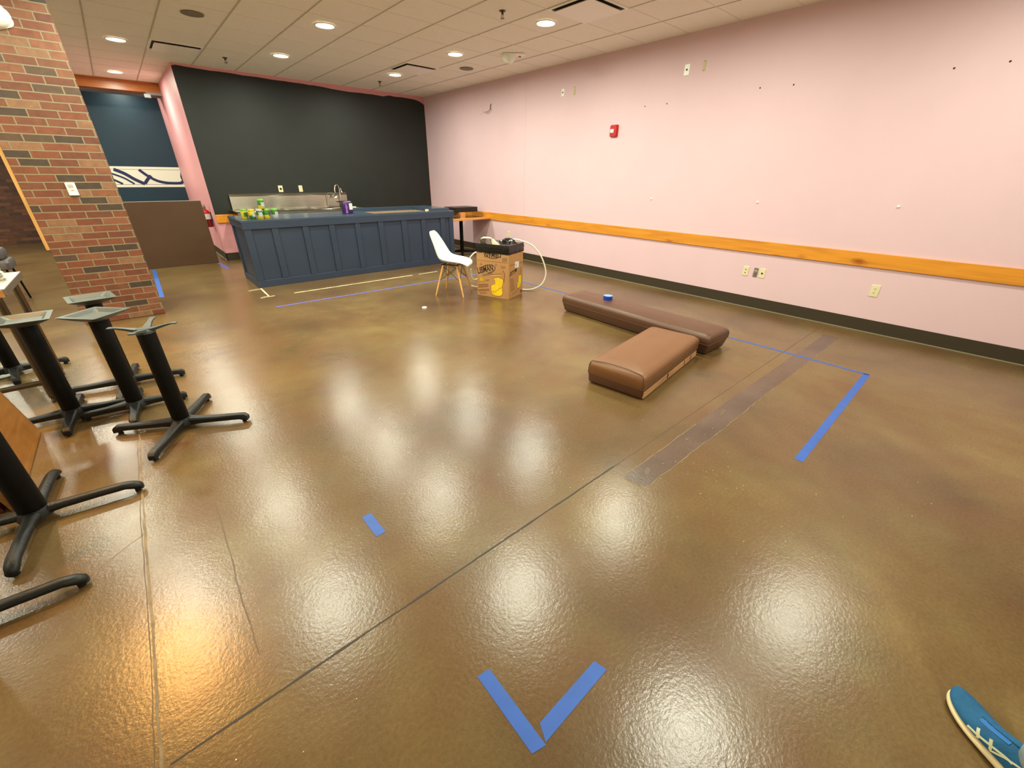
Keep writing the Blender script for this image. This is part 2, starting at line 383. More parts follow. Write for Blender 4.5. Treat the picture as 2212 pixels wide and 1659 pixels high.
mark('adhesive_line', [(1.447, 6.305), (2.6, 6.31), (3.30, 6.312)], .022, 'residue', .002, .001)
mark('adhesive_line', [(3.42, 6.315), (3.78, 6.318)], .016, 'residue', .003, .001)
mark('adhesive_line', [(1.150, 6.87), (1.130, 6.33)], .024, 'residue', .001, .001)
mark('adhesive_line', [(.98, 6.82), (1.13, 6.83)], .05, 'smear', .012, .0008)
mark('adhesive_line', [(1.02, 6.30), (1.2, 6.33)], .05, 'smear', .012, .0008)
# small loose flecks nobody could count
bm = bmesh.new()
cl = [(1.6, 1.33, .05, 3), (2.06, .62, .07, 14), (2.05, .66, .14, 8), (3.75, 1.35, .1, 3), (4.6, .2, .5, 8), (1.4, .3, .8, 22), (3., 1.3, 1.6, 40), (.6, 1.6, .7, 26), (1.2, 3., 1.2, 22), (0, 1.2, .4, 14), (2.7, .1, .9, 16), (1.2, -.1, .4, 12), (2.4, 6.55, .4, 6)]
for cx, cy, sp, n in cl:
    for _ in range(n):
        x, y = random.gauss(cx, sp), random.gauss(cy, sp)
        if x > 5.5 or y > 6.75 or (2.3 < x < 4.25 and 1.2 < y < 3.5) or (1.0 < x < 1.9 and y < -.25) or any(abs(x-a) < .04 and c < y < d for a, c, d in ((.454, .3, .7), (.456, 1.4, 1.65), (4.4, .3, 6))) or (abs(y-.37) < .06 and 2.5 < x < 4.5) or (abs(y-.40) < .05 and .4 < x < .85): continue
        s = random.uniform(.001, .0027); a = random.uniform(0, PI)
        prism(bm, [(x+s*random.uniform(.6, 1.3)*math.cos(a+q), y+s*math.sin(a+q)) for q in (0, 1.5, 3.0, 4.6)], 0, .0012)
o = obj('debris', bm, 'fleck'); tag(o, 'tiny pale paint flecks scattered over the brown floor', 'debris', kind='stuff')

# ceiling: slab of tiles with the metal grid hanging 5 mm below
ceil = struct('ceiling', BOX(XL, XR, YN, YF, ZC+.004, ZC+.12), 'tile')
bm = bmesh.new()
x = 5.143
while x > XL:
    box(bm, x-.0075, x+.0075, YN, YF, ZC, ZC+.006); x -= .6096
obj('ceiling_grid', bm, 'tbar', ceil)['kind'] = 'structure'; bm = bmesh.new()
y = 4.594-.6096*13
while y < YF:
    if y > YN: box(bm, XL, XR, y-.006, y+.006, ZC+.0006, ZC+.006)
    y += .6096
o = obj('ceiling_grid', bm, 'tbar_x', ceil); o['kind'] = 'structure'

# pale pink wall with its seam and screw holes
wr = struct('wall_right', BOX(XR, XR+.12, YN, YB+.12, 0, ZC+.1), 'pink')
o = obj('panel_seam', BOX(XR-.001, XR, 6.269, 6.273, .14, ZC), 'seam', wr)
for y, z in ((3.87, 2.36), (3.54, 2.36), (2.40, 2.40), (2.06, 2.39), (.81, 2.36), (.48, 2.36)):
    bm = bmesh.new(); cyl(bm, (XR-.001, y, z), (XR+.002, y, z), .008, n=10); obj('screw_hole', bm, 'hole', wr)
# black wall with the ragged pink border left along the ceiling
wb = struct('wall_back', BOX(1.2, XR, YB, YB+.12, 0, ZC+.1), 'pink2')
pts = [(1.212, 3.02)]; x = 1.212
edge = []
while x < 5.45:
    edge.append((x, 3.026 - .030*min(1, (x-1.2)/2.5) - random.uniform(0, .012) - (.018 if 3.6 < x < 4.9 else 0))); x += random.uniform(.05, .2)
edge += [(5.47, 2.985), (5.56, 2.975), (5.64, 2.955), (5.70, 2.93), (5.745, 2.905), (5.75, 2.6), (5.752, 2.0), (5.75, 1.2), (5.752, .80)]
outl = [(1.203, .80), (1.203, 3.0)] + edge
bm = bmesh.new(); prism(bm, outl, 0, .003)
for v in bm.verts: v.co = Vector((v.co.x, YB-v.co.z, v.co.y))
o = obj('black_paint', bm, 'black', wb); o['kind'] = 'structure'; o['label'] = 'black painted field of the pink wall'
# pink return wall receding to the opening
ws = struct('wall_side', BOX(1.2, 1.32, YB+.12, 13.05, 0, ZC+.1), 'pink2')
obj('wall_crack', BOX(1.199, 1.2, 10.05, 11.75, 2.60, 2.604), 'seam', ws)
# opening: header beam, blue wall with mural
bm = BOX(-.7, 1.2, 12.0, 12.16, 2.885, ZC)
struct('trim_1', bm, 'beam', 'orange stained wooden header beam over the opening')
struct('trim_2', BOX(-.7, 1.2, 12.16, 12.5, 2.86, ZC), 'soffit', 'grey soffit behind the wooden header beam')
wf = struct('wall_far', BOX(-1.2, 2.2, 13.05, 13.17, 0, ZC+.1), 'navy')
struct('wall_far_return', BOX(-1.2, -1.08, 13.17, YF, 0, ZC+.1), 'navy')
def mural(name, pts, m, d):
    bm = bmesh.new(); prism(bm, pts, 0, d)
    for v in bm.verts: v.co = Vector((v.co.x, 13.05-v.co.z, v.co.y))
    o = obj(name, bm, m, wf); o['kind'] = 'structure'; return o
mural('mural_band', [(-.6, 1.20), (1.9, 1.195), (1.9, 1.60), (-.6, 1.605)], 'mural_white', .002)
for z in (1.252, 1.548): mural('mural_line', [(-.6, z-.004), (1.9, z-.004), (1.9, z+.004), (-.6, z+.004)], 'soffit', .003)
def stroke(P, w, d=.004):
    P = smooth_pts([(a, b, 0) for a, b in P], 6); l, r = [], []
    for i, p in enumerate(P):
        t = (P[min(i+1, len(P)-1)]-P[max(i-1, 0)]).normalized(); n = Vector((-t.y, t.x, 0))
        l.append((p+n*w/2)[:2]); r.append((p-n*w/2)[:2])
    mural('mural_stroke', l + r[::-1], 'mural_navy', d)
stroke([(.05, 1.545), (.201, 1.467), (.341, 1.354), (.49, 1.262)], .066)
stroke([(-.1, 1.50), (.015, 1.454), (.172, 1.376), (.312, 1.262)], .036)
stroke([(-.12, 1.40), (.013, 1.331), (.116, 1.262)], .042)
stroke([(.47, 1.545), (.584, 1.425), (.717, 1.33), (.873, 1.285), (1.05, 1.275), (1.16, 1.285), (1.205, 1.333), (1.20, 1.40), (1.215, 1.46), (1.235, 1.545)], .056)
stroke([(.645, 1.43), (.56, 1.35), (.49, 1.265)], .056, .0046)
# far brick wall; unseen left and near walls, close and white to bounce light
struct('wall_far_left', BOX(XL, -1.08, YF, YF+.12, 0, ZC+.1), 'brick_far')
struct('wall_left', BOX(XL-.12, XL, YN, YF, 0, ZC+.1), 'white_wall')
struct('wall_near', BOX(XL, XR, YN-.12, YN, 0, ZC+.1), 'white_wall')
# rails and rubber base
struct('trim_3', BOX(XR-.022, XR, YN, YB-.022, .672, .812), 'rail', 'long amber pine chair rail along the pink wall', bevel=.003)
struct('trim_4', BOX(1.205, XR, YB-.026, YB-.003, .672, .812), 'railx', 'short amber pine rail under the black wall', bevel=.003)
bb = struct('baseboard_right', BOX(XR-.01, XR, YN, YB, 0, .135), 'base')
obj('caulk_line', BOX(XR-.02, XR-.008, YN, YB, 0, .006), 'caulk', bb)
struct('baseboard_back', BOX(1.19, XR-.01, YB-.01, YB, 0, .135), 'base')
b2 = struct('baseboard_side', BOX(1.19, 1.2, YB-.01, 13.05, 0, .135), 'base')
obj('caulk_line', BOX(1.18, 1.192, YB+.05, 12.0, 0, .006), 'caulk', b2)

# brick column
col = struct('wall_column', BOX(-.69, 0, 6.25, 6.95, 0, ZC+.05), 'brick', 'floor to ceiling red brick column on the left', bevel=.006, seg=1)
tag(obj('pine_board', BOX(-.79, -.70, 6.90, 6.938, .714, 2.9), 'stud', bevel=.002), 'raw knotty pine board fixed upright along the brick column left edge', 'board')

# ------------------------------------------------------------------ ceiling fittings and lamps
LCOL = (.975, 1., .82)
def make_downlight(name='downlight'):
    t = thing(name, '', 'ceiling light', (0, 0, 0), 0, 'recessed downlights')
    bm = bmesh.new(); lathe(bm, [(.096, -.001), (.102, -.009), (.118, -.007), (.126, 0), (.096, 0)], 36, cap=False); obj('trim_ring', bm, 'vent_white', t, smooth=True)
    bm = bmesh.new(); lathe(bm, [(.096, 0), (.096, -.003), (.07, -.008), (.001, -.010)], 36, cap=True); obj('lens', bm, 'lamp', t, smooth=True)
    return t
VIS = [(.55, 8.60, 'recessed downlight nearest the brick column, before the one by the beam'), (.55, 11.20, 'recessed downlight just in front of the orange header beam'),
       (2.39, 6.12, 'recessed downlight at the top of the middle row, above the counter front'), (2.39, 7.98, 'recessed downlight above the left half of the sink'),
       (4.22, 7.98, 'recessed downlight beside the square vent near the room corner'), (4.22, 6.12, 'recessed downlight with bright halo between two vents'),
       (4.22, 4.29, 'recessed downlight next to the largest ceiling vent')]
HID = [(2.39, 4.38), (2.30, 2.42), (4.17, 2.38), (4.40, .12), (.50, 3.70), (.46, 5.68), (2.45, .35), (-.70, 4.87), (-1.30, 6.90), (-1.40, 9.3), (-1.3, 11.5), (.50, -1.3), (-2.6, 3.0), (-2.8, 6.5), (-2.8, 10.), (-3.0, 13.)]  # unseen: some read from floor reflections, far-left ones added for floor light
dl = None
LP = 38.
def lamp(x, y, p=1., c=LCOL):
    l = bpy.data.lights.new('lamp', 'AREA'); l.shape = 'DISK'; l.size = .15; l.energy = LP*p; l.color = c; l.spread = math.radians(177)
    o = bpy.data.objects.new('lamp_light', l); C.objects.link(o); o.location = (x, y, ZC-.014)
for x, y, lab in VIS:
    if dl is None: dl = make_downlight(); dl.location = (x, y, ZC); dl['label'] = lab
    else: dup(dl, (x, y, ZC), lab)
    lamp(x, y)
for x, y in HID:
    d = dup(dl, (x, y, ZC), 'unseen recessed downlight, inferred from floor reflections or added for floor light'); d['group'] = 'downlights out of view'
    lamp(x, y)
d = dup(dl, (.6, 12.75, ZC), 'recessed downlight behind the header beam, outside the photo'); d['group'] = 'downlights out of view'; lamp(.6, 12.66, .22)
t = dup(dl, (-.90, 4.05, ZC), 'warm amber recessed downlight outside the photo above the table bases'); t['group'] = 'downlights out of view'
for c in t.children:
    if c.name.startswith('lens'): c.data = c.data.copy(); c.data.materials[0] = M['lamp_warm']
lamp(-.90, 4.05, 1.9, (1., .46, .10))

def make_vent():
    t = thing('ceiling_vent', '', 'vent', (0, 0, 0), 0, 'square ceiling vents')
    bm = bmesh.new(); h = .298
    o_, i_ = rrect(h, h, .005, 1), rrect(.272, .272, .005, 1)
    loft(bm, [[(x, y, z) for x, y in pl] for pl, z in ((o_, 0), (o_, -.008), (i_, -.008), (i_, 0))], cap=False, closed=True); obj('frame', bm, 'vent_white', t)
    obj('recess', BOX(-.272, .272, -.272, .272, -.003, .001), 'vent_dark', t)
    bm = bmesh.new(); loft(bm, [[(x, y, z) for x, y in rrect(a, a, .01, 2)] for a, z in ((.240, -.016), (.254, -.026), (.254, -.030))]); obj('face_plate', bm, 'vent_white', t)
    for sx in (-1, 1): obj('hanger', BOX(sx*.2-.01, sx*.2+.01, -.01, .01, -.018, 0), 'vent_dark', t)
    return t
v = make_vent(); v.location = (4.225, 3.68, ZC); v['label'] = 'largest square white ceiling vent, cut by the top of the photo'
dup(v, (4.225, 7.335, ZC), 'square white ceiling vent near the corner of black and pink walls')
dup(v, (1.175, 8.555, ZC), 'square white ceiling vent at the left, before the pink return wall')
def make_sprinkler():
    t = thing('sprinkler', '', 'sprinkler', (0, 0, 0), 0, 'fire sprinklers in the ceiling')
    bm = bmesh.new(); lathe(bm, [(.034, 0), (.03, -.006), (.012, -.01), (.012, -.03)], 20); obj('escutcheon', bm, 'sprink', t, smooth=True)
    bm = bmesh.new()
    for s in (-1, 1): tube(bm, [(s*.010, 0, -.028), (s*.014, 0, -.045), (s*.003, 0, -.06)], .003, 6)
    obj('yoke', bm, 'sprink', t)
    bm = bmesh.new(); lathe(bm, [(.022, -.060), (.024, -.063), (.003, -.064)], 12); obj('deflector', bm, 'sprink', t)
    return t
s = make_sprinkler(); s.location = (1.80, 8.72, ZC); s['label'] = 'small dark sprinkler beside the left ceiling vent'
dup(s, (4.28, 8.72, ZC), 'small dark sprinkler nearest the black wall corner, by a downlight')
dup(s, (3.62, 4.34, ZC), 'small dark sprinkler near the largest vent, top middle of photo')
def make_speaker():
    t = thing('ceiling_speaker', '', 'speaker', (0, 0, 0), 0, 'round ceiling speakers')
    bm = bmesh.new(); lathe(bm, [(.108, 0), (.108, -.006), (.1, -.008), (.1, 0)], 36, cap=False); obj('rim', bm, 'grille', t, smooth=True)
    bm = bmesh.new(); lathe(bm, [(.1, -.002), (.1, -.006), (.06, -.008), (.002, -.008)], 36); obj('grille_cover', bm, 'grille', t, smooth=True)
    return t
s = make_speaker(); s.location = (1.175, 6.72, ZC); s['label'] = 'round grey ceiling speaker at the upper left of the photo'
dup(s, (4.86, 6.74, ZC), 'round grey ceiling speaker by the haloed downlight near the pink wall')
# emergency lights
def emergency(name, label, loc, mx):
    t = thing(name, label, 'emergency light', loc)
    t.matrix_world = Matrix.Translation(loc) @ mx
    bm = bmesh.new(); loft(bm, [[(x, y, z) for x, y in rrect(.16*a, .085*a, .05*a)] for a, z in ((1, 0), (1, -.012), (.93, -.018))]); obj('base_plate', bm, 'white_plastic', t, smooth=True)
    bm = bmesh.new(); bmesh.ops.create_uvsphere(bm, u_segments=28, v_segments=16, radius=1)
    for q in bm.verts:
        x, y, z = q.co; z = min(z, 0.)
        q.co = Vector((-.055+x*(.115 if x < 0 else .085), y*.086, -.012+z*.095))
    obj('lamp_housing', bm, 'white_plastic', t, smooth=True)
    bm = bmesh.new(); cyl(bm, (.075, -.035, -.012), (.075, -.035, -.026), .010, n=14); obj('indicator', bm, 'led', t)
    bm = bmesh.new(); lathe(bm, [(.013, -.014), (.013, -.024), (.02, -.024), (.02, -.014)], 18, (.085, .03, 0), cap=False); obj('test_button', bm, 'sprink', t)
    return t
emergency('emergency_light', 'white half-dome emergency light with red indicator on the ceiling', (4.84, 5.55, ZC), Matrix.Rotation(-.75, 4, 'Z'))
emergency('emergency_light', 'white emergency light with red indicator high on the brick column', (-.425, 6.25, 2.63), Matrix(((1, 0, 0, 0), (0, 0, 1, 0), (0, -1, 0, 0), (0, 0, 0, 1))) @ Matrix.Rotation(PI-.35, 4, 'Z'))
# small camera fitting under the header beam
t = thing('beam_fitting', 'small grey fitting hanging under the orange header beam', 'fitting', (.98, 11.94, 2.86))
obj('bracket', BOX(-.03, .22, -.02, .02, -.02, .02), 'soffit', t); obj('head', BOX(-.07, .03, -.06, .02, -.075, -.012), 'grey_label', t, bevel=.008)

# ------------------------------------------------------------------ wall plates
def plate(name, label, pos, side, w=.07, h=.115, m='cream', kind='duplex', group=None):
    t = thing(name, label, 'outlet', pos, 0., group)
    mx = Matrix.Rotation(-PI/2, 4, 'Z') @ Matrix.Rotation(PI/2, 4, 'X') if side == 'r' else Matrix.Rotation(PI/2, 4, 'X')
    # local: x right, y up, z out of the wall
    mx = (Matrix(((0, 0, -1, 0), (-1, 0, 0, 0), (0, 1, 0, 0), (0, 0, 0, 1))) if side == 'r' else Matrix(((1, 0, 0, 0), (0, 0, -1, 0), (0, 1, 0, 0), (0, 0, 0, 1))))
    t.matrix_world = Matrix.Translation(pos) @ mx
    if kind == 'bracket':
        obj('strap', BOX(-.016, .016, -.053, .053, 0, .004), m, t)
        for yy in (-.045, .045):
            bm = bmesh.new(); cyl(bm, (0, yy, .003), (0, yy, .008), .006, n=10); obj('screw', bm, 'chrome', t)
        return t
    bm = bmesh.new(); loft(bm, [[(x, y, z) for x, y in rrect(w/2*a, h/2*a, .006)] for a, z in ((1, 0), (1, .003), (.94, .006))]); obj('cover', bm, m, t)
    if kind == 'duplex':
        for yy in (-.02, .02):
            bm = bmesh.new(); loft(bm, [[(x, y+yy, z) for x, y in rrect(.017, .014, .009)] for z in (.004, .0075)]); r = obj('receptacle', bm, m, t)
            bm = bmesh.new()
            for xx in (-.006, .006): box(bm, xx-.0015, xx+.0015, yy-.002, yy+.007, .007, .0081)
            cyl(bm, (0, yy-.007, .007), (0, yy-.007, .0081), .0028, n=8); obj('slots', bm, 'slot', r)
    elif kind in ('round', 'coax', 'two'):
        for yy, rr, mm in {'round': [(0, .021, 'slot')], 'coax': [(0, .011, 'slot')], 'two': [(-.02, .006, 'slot'), (.02, .006, 'slot')]}[kind]:
            bm = bmesh.new(); cyl(bm, (0, yy, .004), (0, yy, .009), rr, n=16); obj('socket', bm, mm, t)
    elif kind == 'knob':
        bm = bmesh.new(); lathe(bm, [(.02, .004), (.018, .016), (.012, .022), (.001, .023)], 20, (0, .012, 0)); obj('socket', bm, 'chrome', t, smooth=True)
    return t
XW, YW = XR, YB-.003
plate('outlet', 'low cream outlet on the pink wall behind the cardboard box', (XW, 6.71, .44), 'r')
plate('outlet', 'low cream plate with two jacks, leftmost of three together', (XW, 2.05, .44), 'r', kind='two')
plate('outlet', 'grey metal plate with round knob between two cream plates', (XW, 1.93, .44), 'r', m='box_metal', kind='knob', w=.05)
plate('outlet', 'low cream plate with one jack, right of the metal plate', (XW, 1.852, .44), 'r', kind='coax')
plate('outlet', 'low cream duplex outlet alone at the right of the pink wall', (XW, .73, .44), 'r', w=.076, h=.124)
plate('coax_plate', 'small round-holed white plate high on the pink wall, left pair', (XW, 5.41, 2.68), 'r', m='white_plastic', kind='coax', w=.06, h=.10)
plate('bare_bracket', 'yellowish bare bracket high on the pink wall, left pair', (XW, 5.17, 2.68), 'r', m='almond', kind='bracket')
plate('coax_plate', 'white plate with dark hole high on the pink wall, right pair', (XW, 3.33, 2.69), 'r', m='white_plastic', kind='coax')
plate('bare_bracket', 'yellowish bracket with shiny screws high on the pink wall, right pair', (XW, 3.11, 2.70), 'r', m='almond', kind='bracket')
plate('outlet', 'grey plate with black round socket on the black wall', (2.40, YW, 1.23), 'b', m='cream', kind='round', w=.08)
plate('outlet', 'cream plate on the black wall, right of the round socket', (2.77, YW, 1.23), 'b', kind='duplex')
plate('blank_plate', 'pink-painted blank plate high on the pink wall by the loose cable', (XW, 7.55, 2.63), 'r', m='pink', kind='none', w=.08, h=.13)
t = thing('loose_cable', 'loose grey and green cable curling out of a plate high on the pink wall', 'cable', (XW, 7.24, 2.65))
obj('cover', BOX(-.005, 0, -.04, .04, -.06, .06), 'pink', t, bevel=.002)
bm = bmesh.new(); tube(bm, smooth_pts([(-.004, 0, -.02), (-.03, .02, -.05), (-.05, .08, -.075), (-.05, .16, -.07)]), .006, 8); obj('grey_cable', bm, 'grey_wire', t, smooth=True)
bm = bmesh.new(); tube(bm, smooth_pts([(-.004, -.005, .05), (-.02, 0, .02), (-.024, .004, -.03)]), .007, 8); obj('green_cable', bm, 'green_wire', t, smooth=True)
# white anchors
an = None
for y, z, lab in ((3.56, 1.22, 'small white wall anchor on the pink wall below the red alarm'), (2.12, 1.24, 'small white wall anchor, middle one of three on the pink wall'), (.81, 1.26, 'small white wall anchor at the right of the pink wall')):
    bm = bmesh.new(); lathe(bm, [(.013, 0), (.012, .006), (.007, .014), (.001, .015)], 14)
    for q in bm.verts: q.co = Vector((-q.co.z, q.co.x, q.co.y))
    tag(obj('wall_anchor', bm, 'white_plastic', smooth=True, loc=(XR, y, z)), lab, 'wall anchor', 'white wall anchors')
# fire alarm strobe
t = thing('fire_alarm', 'red fire alarm with clear strobe on the pink wall', 'fire alarm', (XR, 4.33, 2.10))
bm = bmesh.new(); loft(bm, [[(-z, x, y) for x, y in rrect(.062*a, .075*a, .014)] for a, z in ((1, 0), (1, .03), (.88, .045))]); obj('housing', bm, 'red', t, smooth=True)
bm = bmesh.new(); loft(bm, [[(-z, x+.012, y-.005) for x, y in rrect(.026*a, .024*a, .006)] for a, z in ((1.15, .04), (1, .06), (.7, .066))]); obj('strobe', bm, 'strobe', t)
# thermostat
t = thing('thermostat', 'white thermostat with grey screen on the brick column', 'thermostat', (-.343, 6.25, 1.337))
obj('case', BOX(-.036, .036, -.024, 0, -.058, .058), 'white_plastic', t, bevel=.004)
obj('screen', BOX(-.022, .018, -.026, -.023, .012, .042), 'grey_label', t); obj('button', BOX(-.012, .012, -.027, -.023, -.014, -.008), 'card', t)

# ------------------------------------------------------------------ bar counter
ct = thing('bar_counter', 'long slate blue panelled bar counter in front of the black wall', 'counter', (0, 0, 0))
X0, X1, Y0, Y1, ZT = 1.14, 4.56, 6.93, 7.80, .916
bm = bmesh.new()
box(bm, X0+.02, X1-.02, Y0, Y0+.04, 0, .89); box(bm, X0+.02, X0+.06, Y0, Y1, 0, .89); box(bm, X1-.06, X1-.02, Y0, Y1, 0, .89)
obj('panel', bm, 'counter', ct)
ED = [1.482, 1.568, 1.896, 1.978, 2.285, 2.368, 2.691, 2.774, 3.084, 3.172, 3.505, 3.601, 3.886, 3.974, 4.286, 4.376]
st = [(X0, 1.23)] + [(ED[i], ED[i+1]) for i in range(0, len(ED), 2)] + [(4.476, X1)]
for a, b in st: obj('stile', BOX(a, b, Y0-.02, Y0, .10, .815), 'counter', ct, bevel=.002)
for a, b in ((Y0, Y0+.09), (Y1-.09, Y1)): obj('stile', BOX(X0, X0+.02, a, b, .10, .815), 'counter', ct, bevel=.002)
bm = bmesh.new(); box(bm, X0-.012, X1+.012, Y0-.028, Y0, .80, .895); box(bm, X0-.012, X0+.02, Y0, Y1, .80, .895); box(bm, X1-.02, X1+.012, Y0, Y1, .80, .895); obj('top_rail', bm, 'counter', ct, bevel=.003)
bm = bmesh.new(); box(bm, X0-.004, X1+.004, Y0-.024, Y0, 0, .097); box(bm, X0-.004, X0+.02, Y0, Y1, 0, .097); box(bm, X1-.02, X1+.004, Y0, Y1, 0, .097); obj('base_rail', bm, 'counter', ct, bevel=.003)
HX0, HX1, HY0, HY1 = 3.10, 4.16, 7.04, 7.66
bm = bmesh.new()
box(bm, X0-.02, HX0, Y0-.03, Y1+.01, .89, ZT); box(bm, HX1, X1+.02, Y0-.03, Y1+.01, .89, ZT); box(bm, HX0, HX1, Y0-.03, HY0, .89, ZT); box(bm, HX0, HX1, HY1, Y1+.01, .89, ZT)
obj('worktop', bm, 'counter_top', ct)
bm = bmesh.new()
box(bm, HX0, HX0+.02, HY0, HY1, .60, .90); box(bm, HX1-.02, HX1, HY0, HY1, .60, .90); box(bm, HX0, HX1, HY1-.02, HY1, .60, .90); box(bm, HX0, HX1, HY0, HY1, .58, .60)
o = obj('well', bm, 'tan', ct); o['label'] = 'open tan wooden well in the worktop'
bm = bmesh.new(); box(bm, HX1+.01, X1+.02, 7.06, 7.92, ZT, ZT+.038); box(bm, 3.0, HX1+.01, 7.70, 7.92, ZT, ZT+.038); obj('raised_ledge', bm, 'counter_top', ct)
# small bits on the counter edge
t = tag(obj('paper_scrap', BOX(-.03, .03, -.02, .02, 0, .035), 'paper', loc=(4.05, 6.965, ZT+.001), rotz=.4, bevel=.006), 'small cream paper scrap on the counter edge near its right end', 'paper scrap')

# canisters on the counter
def canister(name, label, x, y, z, mats, rz=0.):
    t = thing(name, label, 'canister', (x, y, z), rz, 'green and yellow canisters on the counter')
    bm = bmesh.new(); lathe(bm, [(.038, 0), (.041, .004), (.041, .048)], 24); obj('lower_label', bm, mats[0], t, smooth=True)
    bm = bmesh.new(); lathe(bm, [(.041, .048), (.041, .098), (.036, .104)], 24); obj('upper_label', bm, mats[1], t, smooth=True)
    bm = bmesh.new(); lathe(bm, [(.042, .104), (.042, .122), (.038, .127), (.001, .128)], 24); obj('lid', bm, mats[2], t, smooth=True)
    bm = bmesh.new(); loft(bm, [[(.042*math.cos(a), .042*math.sin(a), z) for a in [(-1.9+.18*k) for k in range(8)]] + [(.0435*math.cos(a), .0435*math.sin(a), z) for a in [(-1.9+.18*k) for k in range(7, -1, -1)]] for z in (.03, .085)]); obj('badge', bm, mats[3], t)
    return t
canister('canister', 'yellow canister with green lid at the left end of the counter', 1.245, 7.20, ZT+.001, ['lime', 'lime', 'green_lid', 'green'])
canister('canister', 'canister with yellow top and grey badge, second from counter left end', 1.325, 7.12, ZT+.001, ['green', 'lime', 'lime', 'grey_label'], .3)
canister('canister', 'grey-lidded canister with yellow base, middle of the front row', 1.42, 7.10, ZT+.001, ['lime', 'green', 'grey_label', 'grey_label'], -.2)
canister('canister', 'green canister with yellow base under the stacked one', 1.51, 7.12, ZT+.001, ['lime', 'green', 'green_lid', 'green'], .9)
canister('canister', 'canister with lime lid and grey badge, right end of the row', 1.62, 7.12, ZT+.001, ['grey_label', 'green', 'green_lid', 'grey_label'], .2)
canister('canister', 'green and yellow canister stacked on top of the others', 1.468, 7.11, ZT+.130, ['lime', 'green', 'green_lid', 'grey_label'], .1)
t = thing('detergent_pack', 'purple detergent pack with white label on the counter', 'pack', (2.745, 7.27, ZT+.001), .30)
bm = bmesh.new(); loft(bm, [[(x, y, z) for x, y in rrect(.085*a, .04*b, .012)] for a, b, z in ((.97, .95, 0), (1, 1, .02), (1, 1, .14), (.98, .6, .175), (.97, .15, .19))]); obj('bag', bm, 'purple', t, smooth=True)
obj('label', BOX(.012, .075, -.0425, -.0405, .06, .155), 'label_white', t)
bm = bmesh.new(); prism(bm, [(-.07, .01), (-.02, .01), (-.03, .07), (-.02, .09), (-.035, .15), (-.055, .15), (-.06, .09), (-.055, .07)], 0, .002)
for q in bm.verts: q.co = Vector((q.co.x, -.0405-q.co.z, q.co.y))
obj('print', bm, 'lilac', t)

# ------------------------------------------------------------------ sink against the black wall
sk = thing('compartment_sink', 'long stainless steel sink with high backsplash under the black wall', 'sink', (0, 0, 0))
SX0, SX1, SY0, SY1, SZ = 1.46, 3.66, 8.88, 9.60, .895
B = [(1.86, 2.30), (2.37, 2.81), (2.88, 3.22)]
bm = bmesh.new()
xs = [SX0-.01] + [q for b in B for q in b] + [SX1+.01]
for i in range(0, len(xs), 2): box(bm, xs[i], xs[i+1], SY0+.04, SY1, SZ-.03, SZ-.012)
box(bm, SX0-.01, SX1+.01, SY0+.04, SY0+.10, SZ-.03, SZ-.012); box(bm, SX0-.01, SX1+.01, SY1-.12, SY1, SZ-.03, SZ-.012)
obj('drainboard', bm, 'steel', sk)
bm = bmesh.new(); box(bm, SX0-.02, SX1+.02, SY0, SY0+.045, SZ-.02, SZ); box(bm, SX0-.02, SX0+.02, SY0, SY1, SZ-.02, SZ); box(bm, SX1-.02, SX1+.02, SY0, SY1, SZ-.02, SZ); box(bm, SX0-.02, SX1+.02, SY0, SY0+.012, SZ-.075, SZ); obj('rim', bm, 'steel', sk, bevel=.006)
for a, b in B:
    bm = bmesh.new(); y0, y1 = SY0+.10, SY1-.12
    for q in ((a, a+.006, y0, y1), (b-.006, b, y0, y1), (a, b, y0, y0+.006), (a, b, y1-.006, y1)): box(bm, *q, SZ-.34, SZ-.012)
    box(bm, a, b, y0, y1, SZ-.35, SZ-.34); obj('basin', bm, 'steel', sk)
bm = bmesh.new(); loft(bm, [[(x, y, z) for y, z in ((9.590, .88), (9.596, .88), (9.602, 1.105), (9.64, 1.145), (9.645, 1.15), (9.632, 1.152), (9.592, 1.108))] for x in (SX0+.035, SX1-.005)]); obj('backsplash', bm, 'steel', sk)
for x in (SX0+.12, 2.33, 2.84, SX1-.12):
    for y in (SY0+.08, SY1-.08):
        bm = bmesh.new(); cyl(bm, (x, y, .015), (x, y, SZ-.03), .02, n=14); cyl(bm, (x, y, 0), (x, y, .015), .026, n=14); obj('leg', bm, 'steel_dull', sk, smooth=True)
f = thing('faucet', 'chrome pre-rinse faucet with gooseneck and spray head over the sink', 'faucet', (0, 0, 0))
bm = bmesh.new(); cyl(bm, (3.50, 9.545, SZ-.011), (3.50, 9.545, .98), .016, n=14); box(bm, 3.42, 3.58, 9.53, 9.585, .97, 1.0); obj('mixer', bm, 'chrome', f, bevel=.004)
bm = bmesh.new(); tube(bm, smooth_pts([(3.50, 9.545, .99), (3.50, 9.545, 1.15), (3.50, 9.55, 1.24), (3.47, 9.52, 1.295), (3.41, 9.48, 1.29), (3.375, 9.46, 1.23), (3.37, 9.45, 1.15)], 8), .011, 10); obj('gooseneck', bm, 'chrome', f, smooth=True)
bm = bmesh.new(); tube(bm, smooth_pts([(3.53, 9.55, 1.24), (3.535, 9.55, 1.19), (3.545, 9.55, 1.145)], 4), [.011]*3+[.014]*3+[.02]*3, 10); obj('spray_handle', bm, 'chrome', f, smooth=True)
bm = bmesh.new(); lathe(bm, [(.006, .07), (.02, .05), (.05, .012), (.052, 0), (.001, 0)], 20, (3.37, 9.45, 1.06)); obj('spray_head', bm, 'chrome', f, smooth=True)
